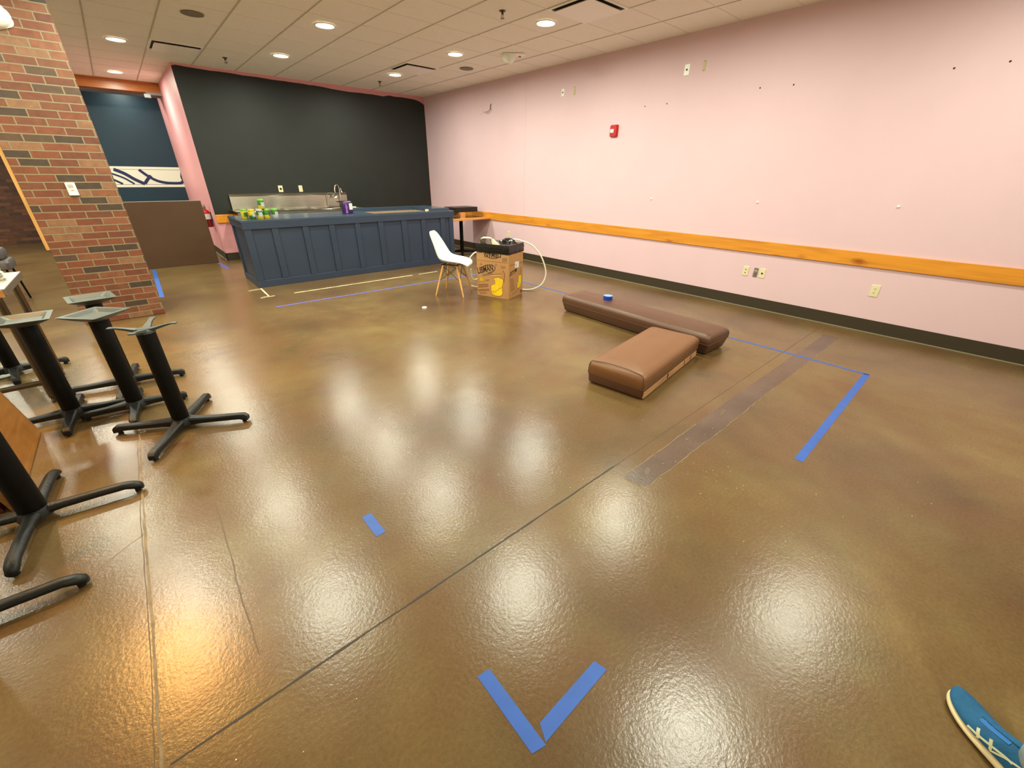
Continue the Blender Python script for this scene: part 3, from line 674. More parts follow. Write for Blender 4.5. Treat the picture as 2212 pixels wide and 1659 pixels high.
bm = bmesh.new(); tube(bm, smooth_pts([(3.36, 9.46, 1.12), (3.29, 9.5, 1.15), (3.24, 9.53, 1.13), (3.23, 9.55, 1.02), (3.22, 9.56, .90)], 6), .006, 8); obj('hose', bm, 'grey_wire', f, smooth=True)
t = tag(obj('paper_sheet', BOX(-.12, .12, -.07, .07, 0, .02), 'sticker', loc=(3.48, 9.06, SZ-.010), rotz=-.3, bevel=.004), 'white folded sheet on the right end of the sink', 'paper')

# ------------------------------------------------------------------ leaning board, extinguisher
bd = thing('board_panel', 'large dark brown board standing across the opening beside the brick column', 'board', (0, 0, 0))
obj('sheet', BOX(-.55, 1.035, 9.53, 9.56, 0, 1.06), 'board', bd, bevel=.006); obj('top_edge', BOX(-.54, 1.02, 9.534, 9.556, 1.058, 1.064), 'board_edge', bd)
ex = thing('fire_extinguisher', 'red fire extinguisher with white label on the pink return wall', 'fire extinguisher', (1.125, 10.12, .57))
bm = bmesh.new(); lathe(bm, [(.055, 0), (.066, .012), (.066, .125)], 24); obj('lower_body', bm, 'red_dark', ex, smooth=True)
bm = bmesh.new(); lathe(bm, [(.066, .125), (.067, .126), (.067, .138), (.066, .139)], 24); obj('strap', bm, 'slot', ex)
bm = bmesh.new(); lathe(bm, [(.0662, .139), (.0662, .235)], 24); obj('label', bm, 'label_white', ex, smooth=True)
bm = bmesh.new(); lathe(bm, [(.066, .235), (.066, .258), (.055, .285), (.025, .305), (.022, .315)], 24); obj('shoulder', bm, 'red', ex, smooth=True)
bm = bmesh.new(); cyl(bm, (0, 0, .31), (0, 0, .345), .02, n=14); box(bm, -.018, .018, -.07, .03, .35, .365); box(bm, -.018, .018, -.085, .03, .38, .39, ); obj('valve', bm, 'box_metal', ex)
bm = bmesh.new(); tube(bm, smooth_pts([(-.02, 0, .335), (-.07, -.01, .30), (-.078, -.02, .20), (-.074, -.03, .10)]), .010, 8); obj('hose', bm, 'slot', ex, smooth=True)
obj('lower_label', BOX(-.068, -.06, -.03, .03, .02, .10), 'label_pink', ex); obj('bracket', BOX(.06, .075, -.03, .03, .10, .26), 'slot', ex)

# ------------------------------------------------------------------ small table in the corner with boxes
t = thing('corner_table', 'small wooden-topped table on a black pedestal in the corner', 'table', (0, 0, 0))
obj('tabletop', BOX(4.70, 5.73, 7.28, 7.95, .685, .717), 'tabletop_light', t, bevel=.003)
bm = bmesh.new(); cyl(bm, (5.22, 7.62, .04), (5.22, 7.62, .67), .038, n=20); obj('column', bm, 'iron', t, smooth=True)
for k in range(4):
    a = PI/4+k*PI/2+.2; c, s_ = math.cos(a), math.sin(a)
    bm = bmesh.new(); loft(bm, [[(5.22+c*r-s_*w*q, 7.62+s_*r+c*w*q, z+h*p) for q, p in ((-1, -1), (1, -1), (1, 1), (-1, 1))] for r, w, z, h in ((.02, .03, .05, .03), (.2, .02, .04, .016), (.30, .02, .03, .014), (.33, .014, .015, .015))]); obj('foot', bm, 'iron', t)
obj('mounting_plate', BOX(5.08, 5.36, 7.48, 7.76, .665, .685), 'iron', t)
def acrylic(label, x0, x1, y0, y1, z0, z1, th=.004):
    bm = bmesh.new()
    for q in ((x0, x1, y0, y0+th), (x0, x1, y1-th, y1), (x0, x0+th, y0+th, y1-th), (x1-th, x1, y0+th, y1-th)): box(bm, *q, z0, z1)
    box(bm, x0, x1, y0, y1, z0, z0+th)
    return tag(obj('acrylic_bin', bm, 'acrylic'), label, 'bin', 'clear bins on the corner table')
acrylic('clear bin half hidden by the counter end, under the black box', 4.78, 5.10, 7.46, 7.74, .717, .822)
acrylic('wide clear bin under the right half of the black box', 5.27, 5.66, 7.46, 7.80, .717, .822)
tag(obj('wood_block', BOX(5.12, 5.25, 7.50, 7.75, .717, .822), 'tabletop_light', bevel=.003), 'small wooden block between the clear bins on the corner table', 'block')
t = thing('cash_drawer', 'flat black metal box resting on the clear bins in the corner', 'cash drawer', (0, 0, 0))
obj('case', BOX(5.02, 5.60, 7.54, 7.93, .822, .914), 'boxblack', t, bevel=.004); obj('drawer_front', BOX(5.04, 5.58, 7.534, 7.54, .832, .905), 'boxblack', t, bevel=.002)

# ------------------------------------------------------------------ white chair
ch = thing('shell_chair', 'white plastic shell chair on wooden dowel legs facing the cardboard box', 'chair', (3.19, 4.905, 0), math.atan2(-.80, .60))
prof = [(.246, .392, .11, .0), (.240, .415, .152, .002), (.222, .434, .185, .006), (.15, .442, .215, .018), (.04, .428, .230, .036), (-.07, .425, .232, .050), (-.150, .452, .230, .058), (-.192, .52, .214, .055), (-.218, .61, .192, .045), (-.242, .70, .168, .03), (-.262, .775, .142, .016), (-.272, .812, .108, .008), (-.275, .826, .066, .004)]
bm = bmesh.new(); nC = 11; rows = []
for i, (fx, z, hw, rise) in enumerate(prof):
    a = prof[max(0, i-1)]; b = prof[min(len(prof)-1, i+1)]
    tx, tz = b[0]-a[0], b[1]-a[1]; l = math.hypot(tx, tz); nx, nz = tz/l, -tx/l        # inward normal (towards the sitter)
    if nz < 0 and i < 5: nx, nz = -nx, -nz
    nx, nz = abs(nx), abs(nz)
    rows.append([bm.verts.new((fx+nx*rise*abs(u)**2.2*1.4, u*hw, z+nz*rise*abs(u)**2.2*1.4)) for u in [-1+2*k/(nC-1) for k in range(nC)]])
for a, b in zip(rows, rows[1:]):
    for k in range(nC-1): bm.faces.new((a[k], a[k+1], b[k+1], b[k]))
o = obj('shell', bm, 'chair_shell', ch, smooth=True)
sd = o.modifiers.new('t', 'SOLIDIFY'); sd.thickness = .007; sd.offset = 0
ss = o.modifiers.new('s', 'SUBSURF'); ss.levels = 1; ss.render_levels = 2
feet = {(1, 1): (.205, .215), (1, -1): (.205, -.20), (-1, 1): (-.195, .215), (-1, -1): (-.195, -.20)}
tops = {}
for k, (fx, fy) in feet.items():
    tp = Vector((k[0]*.095, k[1]*.105, .405)); tops[k] = tp
    bm = bmesh.new(); tube(bm, [(fx, fy, 0), Vector((fx, fy, 0)).lerp(tp, .5), tp], [.0095, .014, .0135], 12); obj('leg', bm, 'beech', ch, smooth=True)
def lp(k, u): return Vector((*feet[k], 0)).lerp(tops[k], u)
for a, b in (((1, 1), (-1, 1)), ((1, -1), (-1, -1)), ((1, 1), (1, -1)), ((-1, 1), (-1, -1))):
    bm = bmesh.new()
    for p, q in ((a, b), (b, a)): tube(bm, [lp(p, .48), lp(q, .97)], .0034, 6)
    obj('wire_brace', bm, 'wire', ch)
bm = bmesh.new(); box(bm, -.12, .12, -.12, -.10, .404, .414); box(bm, -.12, .12, .10, .12, .404, .414); box(bm, -.11, -.09, -.11, .11, .404, .414); box(bm, .09, .11, -.11, .11, .404, .414); obj('seat_mount', bm, 'wire', ch)

# ------------------------------------------------------------------ cardboard box as bin
Lc, Fc, Rc = Vector((3.38, 4.597, 0)), Vector((3.549, 4.13, 0)), Vector((3.923, 4.269, 0))
U1 = (Fc-Lc).normalized(); U2 = (Rc-Fc).normalized(); W1, W2, BH = .497, .399, .69
bx = thing('cardboard_box', 'tall printed cardboard carton used as a bin beside the white chair', 'box', (Fc.x, Fc.y, 0), math.atan2(U2.y, U2.x))
# local frame: origin front corner, x along right face, +y along left face (towards Lc)
bm = bmesh.new()
for q in ((0, W2, 0, .006), (0, W2, W1-.006, W1), (0, .006, .006, W1-.006), (W2-.006, W2, .006, W1-.006)): box(bm, *q, 0, BH)
box(bm, 0, W2, 0, W1, 0, .006); obj('carton', bm, 'card', bx)
def fL(u, v): return Vector((-.0006, W1-u, v))            # left (main) face, u runs Lc -> Fc
def fR(u, v): return Vector((u, -.0006, v))
MXL = Matrix(((0, 0, -1, -.0004), (-1, 0, 0, W1), (0, 1, 0, 0), (0, 0, 0, 1)))   # (u,v,out) -> local on left face
MXR = Matrix(((1, 0, 0, 0), (0, 0, -1, -.0004), (0, 1, 0, 0), (0, 0, 0, 1)))
def decal(name, polys, m, face, d=.0008):
    bm = bmesh.new()
    for p in polys: prism(bm, p, 0, d)
    bmesh.ops.transform(bm, matrix=(MXL if face == 'L' else MXR), verts=bm.verts)
    return obj(name, bm, m, bx)
def seg(a, b, w):
    a, b = Vector(a), Vector(b); t = (b-a).normalized(); n = Vector((-t.y, t.x))*w/2
    return [tuple(a+n), tuple(a-n), tuple(b-n), tuple(b+n)]
def arc(cx, cy, rx, ry, a0, a1, w, rot=0., n=22):
    o_, i_ = [], []
    for k in range(n+1):
        a = math.radians(a0+(a1-a0)*k/n)
        for L_, dr in ((o_, w/2), (i_, -w/2)):
            x, y = (rx+dr)*math.cos(a), (ry+dr)*math.sin(a)
            L_.append((cx+x*math.cos(rot)-y*math.sin(rot), cy+x*math.sin(rot)+y*math.cos(rot)))
    return o_ + i_[::-1]
def T2(u, v, rot=0.): return Matrix.Translation((u, v, .0006)) @ Matrix.Rotation(rot, 4, 'Z')
text_mesh('LIBMAN', .112, 'ink', bx, shear=.15, mx=MXL @ T2(.014, .300, .27), width=.262, bold=.017)
decal('logo_swoosh', [arc(.175, .377, .118, .052, -100, 170, .009, .24)], 'ink', 'L')
decal('tagline', [seg((.09, .292), (.25, .330), .010), seg((.09, .278), (.20, .304), .007)], 'ink_grey', 'L')
text_mesh('LIBMAN', .105, 'ink', bx, shear=.15, mx=MXL @ T2(.385, .615, PI+.06), width=.262, bold=.017)
decal('logo_swoosh', [arc(.25, .585, .135, .062, 185, 330, .008, .03)], 'ink', 'L')
text_mesh('30', .075, 'ink', bx, mx=MXL @ T2(.026, .196, .13), sx=1.15)
text_mesh('30', .066, 'yellow', bx, mx=MXL @ T2(.030, .200, .13) @ Matrix.Translation((0, 0, .0008)), sx=1.2)
YG = [(.264, .262), (.337, .284), (.413, .263), (.41, .221), (.396, .171), (.404, .076), (.385, .045), (.335, .033), (.275, .034), (.243, .044), (.226, .089), (.223, .159), (.287, .191), (.288, .242)]
cx, cy = .32, .15
decal('print_outline', [[(cx+(x-cx)*1.06, cy+(y-cy)*1.045) for x, y in YG]], 'ink_brown', 'L')
decal('glove_print', [YG], 'yellow', 'L', .0012)
decal('print_line', [seg((.24, .085), (.29, .082), .005), seg((.29, .082), (.345, .13), .005), seg((.345, .13), (.40, .16), .005)], 'ink_brown', 'L', .0014)
decal('print_line', [seg((.406, .379), (.424, .36), .008), seg((.424, .36), (.434, .33), .008), seg((.434, .33), (.424, .228), .007)], 'ink_brown', 'L', .0014)
LN = [seg((.021, .150), (.18, .176), .008), seg((.02, .134), (.182, .162), .007), seg((.02, .116), (.18, .145), .008), seg((.012, .078), (.192, .110), .008), seg((.012, .060), (.193, .093), .008), seg((.038, .034), (.15, .053), .008),
      seg((.211, .305), (.399, .338), .005), seg((.14, .226), (.20, .236), .006), seg((.14, .214), (.185, .222), .004), seg((.01, .482), (.487, .484), .003), seg((.37, .428), (.45, .432), .005), seg((.385, .412), (.44, .416), .006), seg((.05, .425), (.085, .43), .007), seg((.055, .44), (.07, .45), .006)]
decal('fine_print', LN, 'ink_brown', 'L')
decal('fine_print', [seg((.222, .294), (.388, .322), .006)], 'yellow', 'L')
decal('registered_mark', [arc(.304, .443, .012, .014, 0, 350, .006)], 'ink_grey', 'L')
decal('grey_square', [[(.40, .495), (.47, .499), (.47, .548), (.40, .544)]], 'ink_grey', 'L')
for k in range(5): decal('grey_bar', [seg((.402, .502+k*.0095), (.468, .505+k*.0095), .003)], 'card', 'L', .0012)
decal('logo_block', [[(.027, .308), (.044, .360), (.225, .385), (.215, .345)]], 'ink', 'R')
text_mesh('LIBMAN', .045, 'card', bx, shear=.15, mx=MXR @ T2(.045, .318, .16) @ Matrix.Translation((0, 0, .0008)), sx=.8)
o = decal('sticker', [[(.166, .398), (.278, .388), (.281, .468), (.166, .477)]], 'sticker', 'R', .001)
decal('sticker_print', [seg((.185, .428), (.215, .426), .03)], 'grey_label', 'R', .0014)
decal('flap_gap', [seg((.03, .450), (.16, .444), .006), seg((.29, .442), (.39, .442), .006)], 'ink_brown', 'R')
YR = [(.275, .278), (.355, .272), (.352, .163), (.321, .112), (.241, .105), (.232, .179), (.268, .195)]
decal('print_outline', [[(.30+(x-.30)*1.1, .18+(y-.18)*1.06) for x, y in YR]], 'ink_brown', 'R'); decal('glove_print', [YR], 'yellow', 'R', .0012)
decal('fine_print', [seg((.036+.003*k, .262-.022*k), (.13+.006*k, .268-.022*k), .007) for k in range(8)] + [seg((.27, .105), (.28, .08), .008), seg((.10, .05), (.26, .085), .006), seg((.335, .30), (.345, .38), .008)], 'ink_brown', 'R')
decal('grey_square', [[(.324, .029), (.392, .025), (.392, .065), (.324, .07)]], 'ink_brown', 'R')
# bin liner folded over the rim
ln = thing('bin_liner', 'black plastic bin liner folded over the rim of the cardboard box', 'bin liner', bx.location, bx.rotation_euler.z)
def rim(off, z, jz=0., jo=0.):
    pts = []
    for (ax, ay), (bx_, by_) in (((-off, -off), (W2+off, -off)), ((W2+off, -off), (W2+off, W1+off)), ((W2+off, W1+off), (-off, W1+off)), ((-off, W1+off), (-off, -off))):
        for k in range(12):
            u = k/12; x, y = ax+(bx_-ax)*u, ay+(by_-ay)*u; q = random.uniform(-jo, jo)
            pts.append((x+(q if ay == by_ and 0 else 0)+q*(1 if abs(ay-by_) > .1 else 0), y+q*(1 if abs(ax-bx_) > .1 else 0), z+random.uniform(-jz, jz)))
    return pts
bm = bmesh.new()
loft(bm, [rim(.005, .588, .006), rim(.009, .60, .004, .003), rim(.006, .625, .006, .002), rim(.010, .65, .004, .003), rim(.006, .675, .002, .002), rim(.004, .697, .002)], cap=False); obj('outer_fold', bm, 'liner', ln, smooth=True)
bm = bmesh.new()
loft(bm, [rim(.004, .697, .001), rim(-.008, .698, .002), rim(-.014, .665, .012, .010), rim(-.02, .63, .015, .014), rim(-.035, .59, .02, .022), rim(-.09, .57, .02, .02), rim(-.17, .57, .02, .01)]); obj('inner_bag', bm, 'liner', ln, smooth=True)
bm = bmesh.new()
bmesh.ops.create_icosphere(bm, subdivisions=3, radius=1)
for q in bm.verts:
    d = 1+.25*math.sin(7*q.co.x+3*q.co.y)*math.cos(6*q.co.z+2*q.co.x)+random.uniform(-.08, .08)
    q.co = Vector((.27+q.co.x*.10*d, .17+q.co.y*.14*d, .650+q.co.z*.085*d))
obj('crumpled_bag', bm, 'liner', ln)
# crumpled paper bags in the box
def crumple(name, label, cx, cy, cz, w, h, d, rz, m, cat):
    bm = bmesh.new(); N_ = 9; g = [[None]*N_ for _ in range(N_)]
    for i in range(N_):
        for j in range(N_):
            u, v = i/(N_-1)-.5, j/(N_-1)-.5
            f_ = abs(((u*5) % 1)-.5)*.6+abs(((v*4+u*2) % 1)-.5)*.5
            p = Vector((u*w, d*(f_-.5)+random.uniform(-.2, .2)*d, v*h+random.uniform(-.05, .05)*h))
            g[i][j] = bm.verts.new(Matrix.Rotation(rz, 3, 'Z') @ p)
    for i in range(N_-1):
        for j in range(N_-1): bm.faces.new((g[i][j], g[i+1][j], g[i+1][j+1], g[i][j+1]))
    o = obj(name, bm, m, loc=(cx, cy, cz)); s = o.modifiers.new('t', 'SOLIDIFY'); s.thickness = .003
    return tag(o, label, cat)
loc = lambda x, y: (Fc + U2*x - U1*y)
p = loc(.06, .34)
t = thing('paper_bag', 'crumpled cream paper bag sticking out of the cardboard box', 'paper bag', (p.x, p.y, .64), bx.rotation_euler.z)
bm = bmesh.new()
P = [(-.03, .13, .0), (-.02, .11, .115), (.02, .03, .120), (.03, -.02, .118), (.0, -.03, .0)]
Q = [(.10, .13, .0), (.10, .10, .10), (.10, .03, .112), (.09, -.02, .105), (.10, -.03, .0)]
R_ = [(.045, .14, .0), (.05, .115, .127), (.06, .03, .130), (.05, -.01, .125), (.05, -.035, .0)]
loft(bm, [P, R_, Q], cap=False); o = obj('bag_body', bm, 'paper', t); s = o.modifiers.new('t', 'SOLIDIFY'); s.thickness = .003
bm = bmesh.new(); v_ = [bm.verts.new(q) for q in ((-.034, .12, .108), (-.036, -.015, .045), (-.034, .0, .02), (-.034, .10, .02))]; bm.faces.new(v_); o = obj('dark_fold', bm, 'foil', t); s = o.modifiers.new('t', 'SOLIDIFY'); s.thickness = .003
p = loc(.05, .20)
t = thing('paper_bag', 'second cream paper bag with ribbed flap leaning over the box rim', 'paper bag', (p.x, p.y, .64), bx.rotation_euler.z)
bm = bmesh.new(); loft(bm, [[(-.02, .07, .0), (-.01, .075, .118), (.0, .055, .120)], [(-.03, .03, .0), (-.02, .03, .09), (-.01, .01, .092)], [(-.02, -.06, .0), (-.02, -.03, .045), (-.01, -.06, .045)], [(-.01, -.10, .0), (-.01, -.095, .02), (0, -.11, .02)]]); obj('bag_body', bm, 'paper', t)
bm = bmesh.new(); tube(bm, [(-.03, .07, .0), (-.025, .085, .124)], .004, 6); obj('stem', bm, 'foil', t)
# white hose looping behind the box
HP = [(3.70, 4.50, .665), (3.86, 4.46, .70), (3.95, 4.49, .71), (4.034, 4.42, .69), (4.135, 4.32, .635), (4.228, 4.232, .498), (4.285, 4.185, .319), (4.289, 4.181, .201), (4.252, 4.213, .094), (4.175, 4.276, .033), (4.098, 4.341, .013), (4.03, 4.42, .013), (3.86, 4.66, .013), (3.70, 4.76, .013), (3.62, 4.87, .020), (3.525, 4.965, .05), (3.50, 4.985, .16), (3.493, 4.99, .27), (3.507, 4.975, .39), (3.546, 4.94, .475), (3.60, 4.90, .52), (3.70, 4.85, .49), (3.76, 4.83, .38), (3.73, 4.86, .24), (3.63, 4.91, .145), (3.55, 4.945, .135), (3.53, 4.955, .25), (3.54, 4.96, .29)]
bm = bmesh.new(); tube(bm, smooth_pts(HP, 7), .0105, 10); tag(obj('hose', bm, 'hose', smooth=True), 'white flexible hose looping out of the cardboard box onto the floor', 'hose')
# bottle cap
bm = bmesh.new(); lathe(bm, [(.03, 0), (.031, .008), (.027, .012), (.001, .012)], 24); tag(obj('lid', bm, 'white_plastic', smooth=True, loc=(2.484, 4.519, 0)), 'small round white lid lying alone on the floor', 'lid')

# ------------------------------------------------------------------ vinyl benches
def cushion(name, label, loc, rz, hx, hy, m, taper, zs, band, seam):
    t = thing(name, label, 'bench', loc, rz)
    bm = bmesh.new(); loft(bm, [[(x, y, z) for x, y in rrect(hx-i, hy-i, r)] for z, i, r in ((.012, taper+.004, .012), (.018, taper, .014), (seam, .006, .016))]); obj('lower_band', bm, band, t, smooth=True)
    bm = bmesh.new(); loft(bm, [[(x, y, z) for x, y in rrect(hx+.002-.004, hy+.002-.004, .016)] for z in (seam-.002, seam+.002)]); obj('piping', bm, 'thread', t)
    bm = bmesh.new(); L_ = [(seam+.001, .006, .016), (seam+.02, .001, .02), (zs-.045, .0, .03), (zs-.022, .006, .04), (zs-.006, .024, .05), (zs, .05, .06), (zs+.012, .11, .06), (zs+.018, .155, .03)]
    loft(bm, [[(x, y, z) for x, y in rrect(max(.02, hx-i), max(.015, hy-i), min(r, hx-i-.001, hy-i-.001), 6)] for z, i, r in L_]); obj('seat_pad', bm, m, t, smooth=True)
    obj('underframe', BOX(-hx+.05, hx-.05, -hy+.05, hy-.05, 0, .014), 'slot', t)
    return t
cushion('vinyl_bench', 'long dark brown vinyl bench seat lying along the pink wall', (3.92, 2.40, 0), math.atan2(1.844, .048), .945, .205, 'vinyl_dark', .03, .205, 'vinyl_band', .11)
b = cushion('vinyl_bench', 'short tan brown vinyl bench seat butted against the long dark one', (3.035, 1.688, 0), math.radians(8), .585, .243, 'vinyl_tan', .012, .20, 'vinyl_band', .088)
o = obj('bare_frame', BOX(-.56, .555, -.240, -.222, .012, .062), 'frame_wood', b); o['label'] = 'bare pale wooden frame strip'
bm = bmesh.new(); tube(bm, smooth_pts([(-.582, -.232, .095), (-.578, -.226, .17), (-.566, -.205, .195), (-.560, -.10, .2065), (-.558, 0, .208), (-.560, .10, .2065), (-.566, .205, .195), (-.578, .226, .17), (-.582, .232, .095)], 4), .003, 6); obj('front_seam', bm, 'vinyl_dark', b)
bm = bmesh.new()
for x, w in ((.25, .01), (-.12, .02), (.4, .012)): box(bm, x, x+w, -.242, -.238, .02, .062)
obj('torn_edge', bm, 'slot', b)
bm = bmesh.new(); lathe(bm, [(.052, 0), (.052, .048), (.038, .048), (.038, 0)], 32, cap=False); lathe(bm, [(.038, 0), (.052, 0)], 32, cap=False)
t = thing('tape_roll', 'roll of blue painters tape standing on the long dark bench', 'tape', (3.925, 2.80, .222))
obj('roll', bm, 'tape_roll', t, smooth=True)
bm = bmesh.new(); lathe(bm, [(.0515, .0482), (.0515, .0488), (.034, .0490), (.034, .040), (.002, .040)], 32); obj('roll_side', bm, 'tape_core', t)

# ------------------------------------------------------------------ tape on the floor
def tape(label, a, b, w=.047, m='tape', group='blue tape lines on the floor', ends=None):
    a, b = Vector((*a, 0)), Vector((*b, 0)); t = (b-a).normalized(); n = Vector((-t.y, t.x, 0))*w/2
    c = (a+b)/2; e0, e1 = ends or (0, 0)
    bm = bmesh.new(); prism(bm, [tuple((a-c+n+t*e0)[:2]), tuple((a-c-n)[:2]), tuple((b-c-n+t*e1)[:2]), tuple((b-c+n)[:2])], 0, .0009)
    return tag(obj('tape_strip', bm, m, loc=(c.x, c.y, .0002)), label, 'tape', group)
tape('blue tape strip, left arm of the open V nearest the camera', (.455, .652), (.452, .372), .046, ends=(.006, -.012))
tape('blue tape strip, right arm of the open V nearest the camera', (.478, .40), (.768, .406), .046, ends=(.022, .01))
tape('short blue tape dash alone on the floor left of the saw cut', (.455, 1.592), (.457, 1.432), .046)
tape('wide blue tape strip running from the corner nearest the pink wall', (4.40, .385), (2.585, .356), .046)
tape('long thin blue tape line parallel to the pink wall, passing the long bench', (4.40, .37), (4.415, 5.70), .030)
tape('long blue tape line in front of the counter, behind the chair', (1.07, 5.722), (4.42, 5.706), .040, 'tape2')
tape('blue tape strip on the floor beside the brick column foot', (.062, 9.40), (.025, 7.16), .052)
tape('short curling blue tape strip at the foot of the dark brown board', (1.02, 9.47), (1.055, 8.75), .05, 'tape2')

# ------------------------------------------------------------------ table bases
def table_base(label, x, y, rz, arm, top, trot=0., style='bar', rc=.046):
    t = thing('table_base', label, 'table base', (x, y, 0), rz, 'black cast iron table bases')
    bm = bmesh.new(); lathe(bm, [(rc*.97, .05), (rc, .07), (rc, .655), (rc*.95, .66)], 32); obj('column', bm, 'iron', t, smooth=True)
    bm = bmesh.new(); lathe(bm, [(.052, .028), (.066, .034), (.062, .055), (.05, .075), (.02, .08)], 24); obj('hub', bm, 'iron_foot', t, smooth=True)
    for k in range(4):
        a = k*PI/2; c, s_ = math.cos(a), math.sin(a)
        if style == 'bar': S = [(.03, .034, .050, .024), (.10, .026, .047, .019), (arm*.55, .023, .044, .016), (arm-.05, .0225, .043, .016), (arm-.015, .022, .036, .020), (arm, .018, .028, .014)]
        else: S = [(.03, .036, .052, .024), (.10, .027, .052, .020), (arm*.55, .026, .052, .019), (arm-.07, .025, .050, .019), (arm-.03, .025, .038, .022), (arm-.006, .020, .026, .018), (arm, .009, .022, .010)]
        n = 4 if style == 'bar' else 12; rings = []
        for r, w, z, h in S:
            if n == 4: q = ((-1, -1), (1, -1), (1, .55), (.72, 1), (-.72, 1), (-1, .55))
            else: q = [(math.cos(2*PI*j/n), math.sin(2*PI*j/n)) for j in range(n)]
            rings.append([(c*r-s_*w*u, s_*r+c*w*u, z+h*v) for u, v in q])
        bm = bmesh.new(); loft(bm, rings); f_ = obj('foot', bm, 'iron_foot', t, smooth=True)
        bm = bmesh.new(); cyl(bm, (c*(arm-.028), s_*(arm-.028), 0), (c*(arm-.028), s_*(arm-.028), .022), .013, n=12); obj('glide', bm, 'rubber', f_)
    tr = Matrix.Rotation(trot-rz, 4, 'Z')
    if top == 'spider':
        bm = bmesh.new()
        for k in range(4):
            R4 = tr @ Matrix.Rotation(k*PI/2, 4, 'Z')
            loft(bm, [[R4 @ Vector((r, w*u, z+h*v)) for u, v in ((-1, -1), (1, -1), (1, 1), (-1, 1))] for r, w, z, h in ((0, .022, .67, .01), (.04, .02, .672, .008), (.09, .012, .685, .006), (.13, .012, .695, .004), (.145, .017, .697, .003), (.165, .015, .697, .003))])
        lathe(bm, [(.05, .655), (.046, .668), (.03, .682), (.001, .684)], 20); obj('top_spider', bm, 'iron_top', t)
    else:
        bm = bmesh.new(); h = .126
        rings = [[tr @ Vector((px, py, z)) for px, py in rrect(a, a, max(.002, rr), 2)] for a, z, rr in ((.05, .655, .03), (.085, .672, .02), (h-.004, .694, .008), (h, .70, .008), (h-.026, .70, .008), (.078, .682, .02), (.03, .680, .01))]
        loft(bm, rings); obj('top_plate', bm, 'iron_top', t)
    return t
table_base('black table base with four-armed spider top, rightmost and fully visible', -.122, 3.12, math.radians(-28), .385, 'spider', math.radians(-20))
table_base('black table base with diamond-turned tray plate just behind the spider-topped one', -.340, 3.605, math.radians(-5), .285, 'plate', math.radians(45))
table_base('black table base with square tray plate cut by the left edge', -.664, 3.735, math.radians(-4), .30, 'plate', math.radians(0), 'bar')
table_base('black table base with tray plate standing farthest back, before the brick column', -.372, 4.12, math.radians(-9), .355, 'plate', math.radians(9))
table_base('black table base behind the steel table leg at the left edge', -1.07, 4.96, math.radians(8), .32, 'plate')
table_base('black table base in front of the leaning orange tabletop, round-ended feet', -.742, 2.575, math.radians(-6), .395, 'spider', .4, 'round', .05)
table_base('nearest table base, only one round-ended foot showing at lower left', -.945, 1.985, math.radians(-3), .40, 'spider', .4, 'round', .05)

# leaning tabletops
def slab(name, label, x0, y0, y1, h, th, tilt, m):
    t = thing(name, label, 'tabletop', (x0, 0, .004), 0)
    bm = BOX(-th, 0, y0, y1, 0, h); bmesh.ops.transform(bm, matrix=Matrix.Rotation(-tilt, 4, 'Y'), verts=bm.verts)
    o = obj('top', bm, m, t, bevel=.004); return t
slab('loose_tabletop', 'amber wooden tabletop standing on edge behind a black table base', -.820, 2.735, 3.625, .76, .032, .19, 'tabletop')
slab('loose_tabletop', 'tabletop behind the amber one at the left edge, shade painted dark reddish', -.875, 2.75, 3.6, .74, .03, .19, 'tabletop_shaded')

# ------------------------------------------------------------------ steel table at the left edge
t = thing('steel_table', 'stainless steel work table cut by the left edge, white papers on it', 'table', (0, 0, 0))
bm = bmesh.new(); box(bm, -2.3, -.73, 4.08, 4.77, .775, .82); obj('tabletop', bm, 'steel_dull', t, bevel=.004)
obj('front_edge_reflection', BOX(-2.29, -.745, 4.072, 4.08, .77, .812), 'tabletop_light', t)  # orange strip paints a reflection onto the steel table's front
for x in (-.79, -2.24):
    for y in (4.13, 4.72):
        bm = bmesh.new(); cyl(bm, (x, y, .04), (x, y, .775), .021, n=18); lathe(bm, [(.016, 0), (.02, .006), (.015, .03), (.024, .042)], 14, (x, y, 0)); obj('leg', bm, 'steel_leg', t, smooth=True)
bm = bmesh.new(); cyl(bm, (-2.24, 4.13, .155), (-.79, 4.13, .155), .019, n=14); obj('crossbar', bm, 'steel_leg', t, smooth=True)
bm = bmesh.new(); cyl(bm, (-.79, 4.13, .155), (-.79, 4.72, .155), .016, n=14); obj('crossbar', bm, 'steel_leg', t, smooth=True)
crumple('crumpled_paper', 'crumpled white paper on the steel table at the left edge', -.865, 4.46, .858, .18, .07, .09, .5, 'sticker', 'paper')
crumple('crumpled_paper', 'grey folded paper in front of the white one on the steel table', -.93, 4.33, .857, .14, .07, .07, -.4, 'grey_label', 'paper')
# stacked grey padded chairs beyond it
def padded_chair(label, loc):
    t = thing('padded_chair', label, 'chair', loc, 0, 'grey padded chairs stacked beyond the steel table')
    bm = bmesh.new(); loft(bm, [[(x, y, z) for x, y in rrect(.23-i, .22-i, .06)] for z, i in ((.42, .02), (.43, .004), (.50, 0), (.525, .015), (.535, .05))]); obj('seat', bm, 'greyvinyl', t, smooth=True)
    for sx in (-1, 1):
        for sy in (-1, 1):
            bm = bmesh.new(); tube(bm, [(sx*.19, sy*.19, 0 if loc[2] < .01 else .428), (sx*.17, sy*.17, .43)], .011, 8); obj('leg', bm, 'iron', t)
    return t
padded_chair('lower grey padded chair of the stack at the left edge', (-1.475, 8.0, 0))
padded_chair('upper grey padded chair of the stack at the left edge', (-1.51, 8.02, .118))

